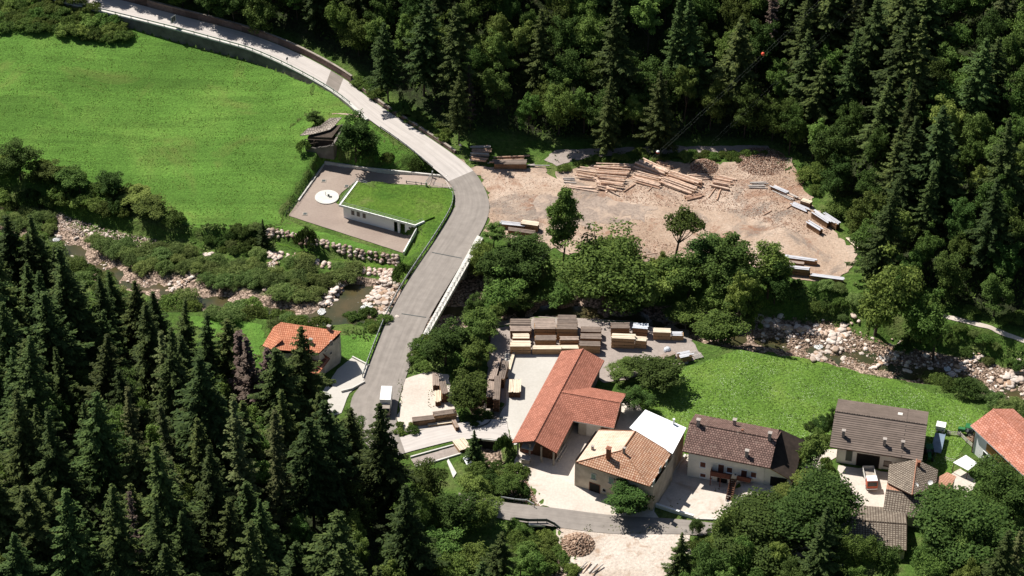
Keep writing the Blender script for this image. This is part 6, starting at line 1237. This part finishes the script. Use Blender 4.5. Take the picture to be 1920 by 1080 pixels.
for (u, v, L, W_, Hh, a, bd, cv, lab) in [
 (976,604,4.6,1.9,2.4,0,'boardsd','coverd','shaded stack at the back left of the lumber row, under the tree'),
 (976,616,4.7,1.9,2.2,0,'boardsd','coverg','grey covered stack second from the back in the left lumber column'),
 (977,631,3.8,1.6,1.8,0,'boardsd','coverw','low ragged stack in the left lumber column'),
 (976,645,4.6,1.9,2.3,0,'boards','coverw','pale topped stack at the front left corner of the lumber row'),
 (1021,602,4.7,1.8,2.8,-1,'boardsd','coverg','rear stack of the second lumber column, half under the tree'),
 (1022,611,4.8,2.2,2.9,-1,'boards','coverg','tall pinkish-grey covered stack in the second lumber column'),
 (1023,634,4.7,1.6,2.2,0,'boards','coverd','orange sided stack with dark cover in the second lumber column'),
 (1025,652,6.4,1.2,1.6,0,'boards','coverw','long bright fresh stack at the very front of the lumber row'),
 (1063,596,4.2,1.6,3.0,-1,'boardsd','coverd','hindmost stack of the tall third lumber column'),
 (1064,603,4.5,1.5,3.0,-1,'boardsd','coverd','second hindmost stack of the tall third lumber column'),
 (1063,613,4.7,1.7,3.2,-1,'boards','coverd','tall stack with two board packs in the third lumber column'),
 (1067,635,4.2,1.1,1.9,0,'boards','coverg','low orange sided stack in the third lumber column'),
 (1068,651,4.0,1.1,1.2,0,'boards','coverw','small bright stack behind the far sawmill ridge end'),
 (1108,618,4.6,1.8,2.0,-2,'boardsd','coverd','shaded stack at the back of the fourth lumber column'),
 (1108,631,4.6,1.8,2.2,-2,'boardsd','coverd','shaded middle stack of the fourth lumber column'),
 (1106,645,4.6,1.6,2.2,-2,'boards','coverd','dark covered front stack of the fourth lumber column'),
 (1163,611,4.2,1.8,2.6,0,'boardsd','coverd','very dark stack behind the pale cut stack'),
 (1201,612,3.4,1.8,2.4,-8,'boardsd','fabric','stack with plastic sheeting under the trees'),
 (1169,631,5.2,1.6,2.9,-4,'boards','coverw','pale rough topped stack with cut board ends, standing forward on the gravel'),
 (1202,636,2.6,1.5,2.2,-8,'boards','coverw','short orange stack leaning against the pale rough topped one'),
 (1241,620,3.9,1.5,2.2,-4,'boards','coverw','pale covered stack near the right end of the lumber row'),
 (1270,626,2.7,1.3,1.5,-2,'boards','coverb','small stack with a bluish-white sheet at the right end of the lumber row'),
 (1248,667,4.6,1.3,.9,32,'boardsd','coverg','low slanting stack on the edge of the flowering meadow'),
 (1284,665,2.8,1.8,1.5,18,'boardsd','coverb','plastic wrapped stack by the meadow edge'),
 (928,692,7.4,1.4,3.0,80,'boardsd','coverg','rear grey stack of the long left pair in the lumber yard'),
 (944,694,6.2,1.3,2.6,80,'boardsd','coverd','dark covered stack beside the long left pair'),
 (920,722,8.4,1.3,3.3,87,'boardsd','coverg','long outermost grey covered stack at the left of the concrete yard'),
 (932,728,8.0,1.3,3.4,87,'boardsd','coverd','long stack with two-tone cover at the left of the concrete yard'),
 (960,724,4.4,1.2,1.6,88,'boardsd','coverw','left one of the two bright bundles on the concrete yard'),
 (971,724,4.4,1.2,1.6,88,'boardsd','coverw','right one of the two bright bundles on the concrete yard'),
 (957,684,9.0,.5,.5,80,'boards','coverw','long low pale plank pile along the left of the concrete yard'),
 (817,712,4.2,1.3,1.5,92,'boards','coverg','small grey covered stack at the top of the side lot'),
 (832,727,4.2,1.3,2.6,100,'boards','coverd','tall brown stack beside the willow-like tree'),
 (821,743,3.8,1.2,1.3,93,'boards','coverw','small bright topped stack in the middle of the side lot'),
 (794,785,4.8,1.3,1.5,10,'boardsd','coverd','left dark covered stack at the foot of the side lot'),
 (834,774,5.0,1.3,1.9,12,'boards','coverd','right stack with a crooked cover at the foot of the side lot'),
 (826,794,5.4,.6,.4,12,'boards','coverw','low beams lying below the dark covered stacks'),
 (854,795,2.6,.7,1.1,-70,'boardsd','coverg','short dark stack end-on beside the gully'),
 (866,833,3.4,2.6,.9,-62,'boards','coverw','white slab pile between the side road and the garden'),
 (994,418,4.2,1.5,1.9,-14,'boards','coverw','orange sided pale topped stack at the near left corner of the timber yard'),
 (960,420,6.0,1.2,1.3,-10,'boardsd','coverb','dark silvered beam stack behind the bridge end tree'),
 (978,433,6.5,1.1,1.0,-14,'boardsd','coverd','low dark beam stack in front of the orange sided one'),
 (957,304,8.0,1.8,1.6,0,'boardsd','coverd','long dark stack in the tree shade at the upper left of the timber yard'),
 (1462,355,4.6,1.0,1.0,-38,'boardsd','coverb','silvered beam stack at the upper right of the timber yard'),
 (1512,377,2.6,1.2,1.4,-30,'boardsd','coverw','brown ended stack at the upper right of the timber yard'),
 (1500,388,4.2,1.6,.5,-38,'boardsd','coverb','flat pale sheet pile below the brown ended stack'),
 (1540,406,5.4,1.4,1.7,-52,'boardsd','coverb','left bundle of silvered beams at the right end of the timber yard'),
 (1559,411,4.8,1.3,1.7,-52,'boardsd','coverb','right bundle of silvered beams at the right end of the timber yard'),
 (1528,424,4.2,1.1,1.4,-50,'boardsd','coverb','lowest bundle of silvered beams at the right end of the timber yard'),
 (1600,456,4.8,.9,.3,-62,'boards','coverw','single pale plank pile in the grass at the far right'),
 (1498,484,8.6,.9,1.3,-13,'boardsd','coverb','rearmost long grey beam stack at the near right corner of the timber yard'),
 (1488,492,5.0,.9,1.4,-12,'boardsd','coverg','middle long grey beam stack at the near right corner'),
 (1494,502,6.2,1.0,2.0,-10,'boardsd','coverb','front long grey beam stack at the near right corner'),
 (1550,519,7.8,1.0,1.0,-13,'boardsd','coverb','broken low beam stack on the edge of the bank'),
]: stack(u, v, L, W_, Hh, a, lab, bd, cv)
def heap(name, lab, u, v, wpx, hm, n, mat, size, cat, seed=0, flat=.6):
    r = np.random.default_rng(seed); c = P(u, v); R_ = wpx / pxm(c) / 2; base = bmesh.new(); bmesh.ops.create_icosphere(base, subdivisions=1, radius=1); bv = np.array([q.co[:] for q in base.verts]); bf = np.array([[q.index for q in f.verts] for f in base.faces]); base.free(); vs = []; fs = []; k = 0
    for i in range(n):
        a = r.uniform(0, 6.28); q = math.sqrt(r.uniform(0, 1)); x, y = math.cos(a) * q * R_, math.sin(a) * q * R_ * 1.0; z = hm * (1 - q ** 1.4) * r.uniform(.8, 1.05); s = size * r.uniform(.6, 1.4); t = r.uniform(0, 6.3); M_ = np.array([[math.cos(t), -math.sin(t), 0], [math.sin(t), math.cos(t), 0], [0, 0, 1]])
        vs.append((bv * [s * 1.5, s * .7, s * flat] * (1 + r.uniform(-.2, .2, (len(bv), 1)))) @ M_.T + [c.x + x, c.y + y, H(c.x + x, c.y + y) + z + .1]); fs.append(bf + k); k += len(bv)
    return tag(rawmesh(name, np.vstack(vs), np.vstack(fs), M[mat]), lab, cat)
heap('bark_heap', 'dark brown bark heap behind the slanting log pile', 1320, 314, 54, 1.9, 1500, 'chips', .13, 'heap', 1)
heap('bark_heap', 'spreading heap of bark and rubble at the upper right of the timber yard', 1428, 304, 98, .9, 2400, 'chips', .12, 'heap', 2)
heap('rubble_heap', 'heap of brown rubble beside the bottom road', 1083, 1022, 64, 1.8, 900, 'rubble', .22, 'heap', 3)
heap('firewood_heap', 'brown heap by the green tractor', 1824, 822, 22, 1.0, 150, 'rubble', .2, 'heap', 4)
def litter(name, poly, n, mat, s, lab, seed):
    pts = np.array([P(*q)[:] for q in scatter_poly(poly, n, seed)]); r = np.random.default_rng(seed); pts[:, 2] += .16; N = np.array([0, 0, 1.]) + .35 * r.normal(size=pts.shape); v, f = quads_from(pts, N, s * r.uniform(.3, 1, n), s * r.uniform(.8, 2.4, n), None, r); tag(rawmesh(name, v, f, M[mat]), lab, 'litter', kind='stuff')
litter('bark_litter', [(1130,345),(1240,350),(1400,300),(1470,310),(1510,380),(1560,440),(1500,440),(1380,400),(1260,390),(1180,380)], 5200, 'chips', .15, 'bark and wood litter strewn over the timber yard', 5)
litter('bark_litter', [(1100,470),(1180,440),(1300,470),(1420,500),(1300,492),(1150,500)], 1400, 'chips', .15, 'bark litter along the near edge of the timber yard', 6)
litter('bark_litter', [(905,335),(1000,320),(1060,345),(1180,380),(1300,420),(1300,470),(1100,450),(950,435),(915,420)], 1800, 'chips', .12, 'fine bark litter on the left half of the timber yard', 15)
litter('bark_litter', [(962,878),(975,875),(1010,945),(1015,955),(1000,950)], 500, 'chips', .14, 'brown bark litter along the edge of the village forecourt', 25)
litter('bark_litter', [(918,790),(940,800),(955,815),(965,830),(950,835),(930,815),(905,790)], 350, 'chips', .13, 'reddish bark litter at the entrance of the sawmill yard', 26)
litter('gravel', [(1415,590),(1560,603),(1660,642),(1760,665),(1920,700),(1930,755),(1800,728),(1700,710),(1560,682),(1430,658)], 3200, 'rubble', .2, 'loose pebbles in the stream bed', 7)
litter('gravel', [(95,398),(200,430),(300,452),(250,470),(140,440),(100,430)], 1100, 'rock', .2, 'pale pebbles of the gravel bar at the left', 8)
# chip bed, slabs
sheet('bark_bed', [P0(u, v) for u, v in ((770,862),(852,838),(862,852),(778,874))], M['gravel_d'], .16, jit=.1)
lowwall('upper concrete edge of the brown bark bed', [(770,858),(812,846),(856,834)], .35, .3, 'concw', name='kerb', cat='kerb', drop=.6); lowwall('lower concrete edge of the brown bark bed', [(778,876),(820,865),(866,851)], .35, .3, 'concw', name='kerb', cat='kerb', drop=.6)
b = MB(); b.prism([P(u, v) + Vector((0, 0, .25)) for u, v in ((841,862),(856,888),(850,897),(838,866))][::-1], .3); tag(b.build('garden_path', M['concw']), 'short pale concrete garden path', 'path')
b = MB(); c = P(877, 868); b.prism([P(u, v) + Vector((0, 0, h)) for u, v, h in ((868,862,.4),(877,858,.9),(888,874,.8),(880,880,.3))][::-1], .25); tag(b.build('tarpaulin', M['roofwhite']), 'white tarpaulin lying in the garden', 'tarpaulin')
# well hut and crate by the sawmill
c = P(986, 868); root = empty('crate', c, R(-15), 'pale grey crate at the left corner of the sawmill gable', 'crate'); b = MB(); b.box((0, 0, .7), (1.7, 1.3, 1.4)); b.build('box', M['stonew'], root); b = MB(); b.box((0, 0, 1.45), (1.9, 1.5, .1)); b.build('lid', M['logold'], root)
for i in range(3): c = P(1052 - i * 5, 840 + i * 10); 
b = MB(); a_, c_ = P(1060, 838), P(1042, 868); b.tube(a_ + Vector((0, 0, .9)), c_ + Vector((0, 0, .9)), .12); b.tube(a_ + Vector((.5, 0, .4)), c_ + Vector((.5, 0, .4)), .14); b.tube(a_ + Vector((0, 0, .5)), c_ + Vector((-.1, 0, .5)), .12); tag(b.build('stored_beams', M['logold']), 'grey beams stored under the right eave of the sawmill', 'beams')
# white ball-shaped bale, pallets
c = P(1251, 662); b = MB(); n = 12
for i in range(6):
    for j in range(n):
        q = lambda a, e: (c.x + .85 * math.sin(a) * math.cos(e) * (1 + .06 * math.sin(5 * e)), c.y + .85 * math.sin(a) * math.sin(e), c.z + .85 + .85 * math.cos(a)); a0, a1, e0, e1 = math.pi * i / 6, math.pi * (i + 1) / 6, 6.2832 * j / n, 6.2832 * (j + 1) / n; b.face([q(a0, e0), q(a1, e0), q(a1, e1), q(a0, e1)])
tag(b.build('wrapped_bale', M['fabric']), 'whitish wrapped bale beside the low slanting stack', 'bale')
for i, (u, v) in enumerate(((1301,664), (1309,670))):
    c = P(u, v); root = empty('pallet', c, R(22), ['upper grey pallet at the meadow corner', 'lower grey pallet at the meadow corner'][i], 'pallet'); b = MB()
    for k in range(5): b.box((0, -.6 + k * .3, .35), (2.0, .16, .06))
    b.build('deck', M['logold'], root); b = MB()
    for k in (-.9, 0, .9): b.box((k, 0, .22), (.12, 1.3, .2))
    b.build('bearer', M['bark'], root)
# ------------------------------------------------------------------ vehicles
def wheel(root, x, y, r=.48, w=.3, mat='rubber'):
    b = MB(); b.tube((x, y - w / 2, r), (x, y + w / 2, r), r, n=16); o = b.build('wheel', M[mat], root); b = MB(); b.tube((x, y - w / 2 - .02, r), (x, y + w / 2 + .02, r), r * .5, n=10); b.build('rim', M['metal'], o)
def box_truck():
    c = P0(724, 764, .2); root = empty('box_truck', c, R(-92), 'white box truck parked at the road junction above the tall spruce', 'truck')
    b = MB(); b.box((-.9, 0, 2.15), (4.6, 2.35, 2.5)); b.box((-.9, 0, .82), (4.6, 1.0, .2), 1); b.build('cargo_box', [M['white'], M['metald']], root)
    b = MB(); pr = [(1.6, .6), (3.3, .6), (3.35, 1.35), (3.0, 2.3), (1.6, 2.35)]
    for s in (-1.05, 1.05): b.face([(x, s, z) for x, z in (pr if s < 0 else pr[::-1])])
    for i in range(5): (x0, z0), (x1, z1) = pr[i], pr[(i + 1) % 5]; b.face([(x0, -1.05, z0), (x0, 1.05, z0), (x1, 1.05, z1), (x1, -1.05, z1)][::-1])
    b.build('cab', M['stonew'], root); b = MB(); b.face([(3.34, -.95, 1.42), (3.34, .95, 1.42), (3.05, .95, 2.2), (3.05, -.95, 2.2)]); b.build('windscreen', M['glass'], root)  # cab coloured dark grey, its shaded front put into the colour
    for x in (-2.2, 2.4):
        for y in (-1.0, 1.0): wheel(root, x, y, .42)
box_truck()
def tipper():
    c = P0(1631, 906, .2); root = empty('tipper_truck', c, R(-88), 'red and white tipper truck with an empty grey bed, parked before the barn', 'truck')
    b = MB(); L0, L1, w, z0, z1 = -3.3, .6, 1.15, 1.1, 1.9
    b.box(((L0 + L1) / 2, 0, z0), (L1 - L0, 2 * w, .12), 1)
    for s in (-1, 1): b.box(((L0 + L1) / 2, s * w, (z0 + z1) / 2), (L1 - L0, .08, z1 - z0))
    for x in (L0, L1): b.box((x, 0, (z0 + z1) / 2), (.08, 2 * w, z1 - z0))
    b.box((-.2, 0, 1.25), (1.4, 2.1, .25), 2); b.build('tipper_bed', [M['concw'], M['stonew'], M['coverw']], root)
    b = MB(); b.box((1.15, 0, 2.38), (1.0, 2.1, .12)); b.box((1.3, 0, 2.5), (1.6, 2.15, .12)); b.build('cab_roof', M['roofwhite'], root)
    b = MB(); pr = [(.7, .6), (2.45, .6), (2.5, 1.35), (2.2, 2.42), (.7, 2.42)]
    for s in (-1.1, 1.1): b.face([(x, s, z) for x, z in (pr if s < 0 else pr[::-1])])
    for i in range(5): (x0, z0_), (x1, z1_) = pr[i], pr[(i + 1) % 5]; b.face([(x0, -1.1, z0_), (x0, 1.1, z0_), (x1, 1.1, z1_), (x1, -1.1, z1_)][::-1])
    b.build('cab', M['rust'], root); b = MB(); b.face([(2.52, -.95, 1.42), (2.52, .95, 1.42), (2.26, .95, 2.3), (2.26, -.95, 2.3)]); b.build('windscreen', M['glass'], root)
    b = MB(); b.box((2.5, 0, .62), (.14, 2.2, .25)); b.build('bumper', M['white'], root)
    for x in (-2.2, 1.6):
        for y in (-1.0, 1.0): wheel(root, x, y, .48)
tipper()
def tractor(u, v, ang, lab, mat='green', sc=1.0):
    c = P(u, v); root = empty('tractor', c + Vector((0, 0, .12)), R(ang), lab, 'tractor'); root.scale = (sc,) * 3
    b = MB(); b.prism([(.3, -.4, 1.5), (1.9, -.35, 1.35), (1.9, .35, 1.35), (.3, .4, 1.5)], .7); b.build('bonnet', M[mat], root)
    b = MB()
    for x in (-1.0, .3):
        for y in (-.6, .6): b.box((x, y, 1.75), (.08, .08, 1.3))
    b.box((-.35, 0, 1.05), (1.3, 1.1, .3)); b.build('cab', M['metald'], root); b = MB(); b.box((-.35, 0, 2.42), (1.6, 1.5, .12)); b.build('cab_roof', M[mat], root)
    for y in (-.8, .8): wheel(root, -.8, y, .75, .4); wheel(root, 1.5, y * .85, .45, .28)
tractor(1812, 815, 160, 'old green tractor beside the fence of the white farm building'); tractor(1741, 856, -95, 'green tractor in the barn shadow coupled to the blue-grey trailer', 'green')
def trailer():
    c = P(1758, 838); root = empty('trailer', c + Vector((0, 0, .1)), R(73), 'blue-grey flat trailer in the shade behind the large barn', 'trailer'); b = MB(); b.box((0, 0, 1.0), (6.2, 2.2, .15)); 
    for s in (-1, 1): b.box((0, s * 1.08, 1.2), (6.2, .06, .35))
    b.build('bed', M['bluet'], root); b = MB(); b.box((-3.6, 0, .8), (1.4, .15, .15)); b.box((0, 0, .8), (6, .8, .2)); b.build('drawbar', M['metald'], root)
    for x in (2.1,):
        for y in (-.9, .9): wheel(root, x, y, .5)
    c = P(1763, 808); root = empty('livestock_trailer', c + Vector((0, 0, .1)), R(73), 'small white topped trailer with two spare tyres behind the blue-grey trailer', 'trailer'); b = MB(); b.box((0, 0, 1.2), (1.8, 2.0, 1.2)); b.build('box', M['white'], root)
    for y in (-.6, .6): wheel(root, -1.1, y, .5, .3)
trailer()
# ------------------------------------------------------------------ signs, gate, fences
def sign(u, v, h, w, hh, ang, lab, plate='metald', rim='white', shape='diamond', name='road_sign'):
    c = P(u, v) + Vector((0, 0, .2)); root = empty(name, c, R(ang), lab, 'road sign'); b = MB(); b.tube((0, 0, -.3), (0, 0, h), .05); b.build('pole', M['metal'], root)
    s = {'diamond': [(-w / 2, -hh * .12), (-w / 2, -hh / 2), (w / 2, hh * .12), (w / 2, hh / 2)], 'box': [(-w / 2, -hh / 2), (w / 2, -hh / 2), (w / 2, hh / 2), (-w / 2, hh / 2)], 'tri': [(-w / 2, -hh / 2), (w / 2, -hh / 2), (0, hh / 2)]}[shape]
    if shape == 'diamond': s = [(-w / 2, -hh * .5), (w / 2, -hh * .5), (w / 2, hh * .5), (-w / 2, hh * .5)]
    for k, m, y in ((1.0, rim, 0), (.84, plate, -.04)):
        b = MB(); top = [(x * k, y, h + z * k) for x, z in s]; bk = [(x, yy + .03, z) for x, yy, z in top]; b.face(top); b.face(bk[::-1])
        for i in range(len(top)): j = (i + 1) % len(top); b.face([top[j], top[i], bk[i], bk[j]])
        b.build('panel' if k == 1 else 'face', M[m], root)
sign(327, 53, 2.6, 1.7, 1.8, 52, 'large dark backed square road sign standing at the rail of the upper road')
sign(539, 121, 1.6, .7, .8, 52, 'small dark sign beside the upper road rail')
sign(863, 284, 1.9, .9, .8, -10, 'red bordered triangular sign on the verge above the road bend', 'white', 'rust', 'tri')
sign(1285, 1008, 1.7, .9, .9, -15, 'blue and white triangular sign beside the village road', 'white', 'bluet', 'tri')
sign(1298, 1010, 1.4, .5, .5, 10, 'small white plate on a thin post right of the triangular sign', 'white', 'metal', 'box', 'post_sign')
sign(988, 948, 1.2, .5, .9, 10, 'orange and grey marker at the end of the village road rail', 'rust', 'metal', 'box', 'road_marker')
def gate():
    o = P(805, 348); root = empty('gate', o, 0, 'grey steel sliding gate standing open at the forecourt drive', 'gate'); T = lambda u, v, h: P(u, v) - o + Vector((0, 0, h))
    b = MB(); a, c = T(799, 350, 0), T(811, 334, 0); n = 10
    for i in range(n + 1): q = a.lerp(c, i / n); b.tube(q, q + Vector((0, 0, 1.7)), .035)
    for z in (.15, 1.7): b.tube(a + Vector((0, 0, z)), c + Vector((0, 0, z)), .06)
    b.build('panel', M['metal'], root)
    for q in (a, c): b = MB(); b.box((q.x, q.y, 1.1), (.3, .3, 2.2)); b.build('post', M['metal'], root)
    b = MB(); p, q = T(840, 336, 0.1), T(853, 361, .1); b.tube(p, q, .08); d = Vector((.7, 0, 0)); b.tube(p - d, q - d, .06); b.build('track', M['concw'], root)
gate()
def fence(lab, pts, h=1.0, rails=2, mat='metal', sp=2.2, r=.04, name='fence', mesh=False):
    L = resample([P(u, v) for u, v in pts], sp); c0 = L[0]; root = empty(name, c0, 0, lab, 'fence')
    for q in L[:90]: b = MB(); b.box(((q - c0).x, (q - c0).y, (q - c0).z + h / 2), (r * 2.2, r * 2.2, h + .3)); b.build('post', M[mat], root)
    b = MB()
    for i in range(len(L) - 1):
        for k in range(rails): z = h * (k + 1) / rails - .05; b.tube(L[i] - c0 + Vector((0, 0, z)), L[i + 1] - c0 + Vector((0, 0, z)), r)
    b.build('rail', M[mat], root)
fence('thin mesh fence along the lower side of the drive opening', [(812,348),(830,352),(850,357)], 1.1, 3, 'metal', 1.6, .025)
fence('low dark guard rail on the grass roof side of the drive', [(762,344),(780,346),(800,349)], .7, 1, 'metald', 2.0, .09, 'drive_rail')
fence('thin dark wire fence along the left side of the forecourt', [(600,318),(575,356),(556,385),(536,404)], 1.1, 3, 'metald', 2.6, .02)
fence('weathered wooden rail fence between the trailer and the farm building', [(1776,815),(1800,818),(1812,830),(1834,850)], 1.1, 3, 'logold', 2.0, .06)
fence('short wooden fence left of the white canopy', [(1772,864),(1790,868)], 1.0, 2, 'logold', 1.8, .05)
fence('pipe railing at the left end of the culvert wall', [(933,918),(938,932),(941,940)], 1.0, 2, 'metal', 1.5, .05)
# overhead wires with marker balls
def wires():
    for k, (dx, dz) in enumerate(((0, 0), (1.2, .4), (6.5, -4), (7.6, -3.8))):
        a = P0(1086, 396, 13) + Vector((dx, 0, dz)); c = P0(1660, -120, 60) + Vector((dx, 0, dz)); a = a + (a - c) * .75; pts = [a.lerp(c, t / 24) - Vector((0, 0, 3.5 * math.sin(math.pi * t / 24))) for t in range(25)]; b = MB(); b.path(pts, .008 if k < 2 else .004, 4)
        tag(b.build('overhead_wire', M['metald']), ['left wire of the upper pair carrying the marker balls', 'right wire of the upper pair crossing the forest', 'left wire of the lower faint pair', 'right wire of the lower faint pair'][k], 'wire')
        if k == 0:
            for (u, v, m, lab) in ((1220, 270, 'ball', 'pale red and white marker ball on the wire above the log piles'), (1412, 85, 'ball', 'orange-red marker ball on the wire in front of the forest')):
                best = min(((Vector((*proj(pts[i].lerp(pts[i + 1], s / 10)), 0)) - Vector((u, v, 0))).length, i, s) for i in range(24) for s in range(10)); q = pts[best[1]].lerp(pts[best[1] + 1], best[2] / 10); bm = bmesh.new(); bmesh.ops.create_uvsphere(bm, u_segments=16, v_segments=10, radius=.42); me = bpy.data.meshes.new('marker_ball'); bm.to_mesh(me); bm.free(); me.materials.append(M['ball']); me.materials.append(M['white'])
                for f in me.polygons: f.material_index = 1 if f.center.z > .08 and u == 1220 else 0
                o = bpy.data.objects.new('marker_ball', me); COL.objects.link(o); o.location = q; tag(o, lab, 'marker ball')
wires()
print('counts', cnt, 'logs', nlog[0], 'objects', len(bpy.data.objects), 'far', H(0, 520))
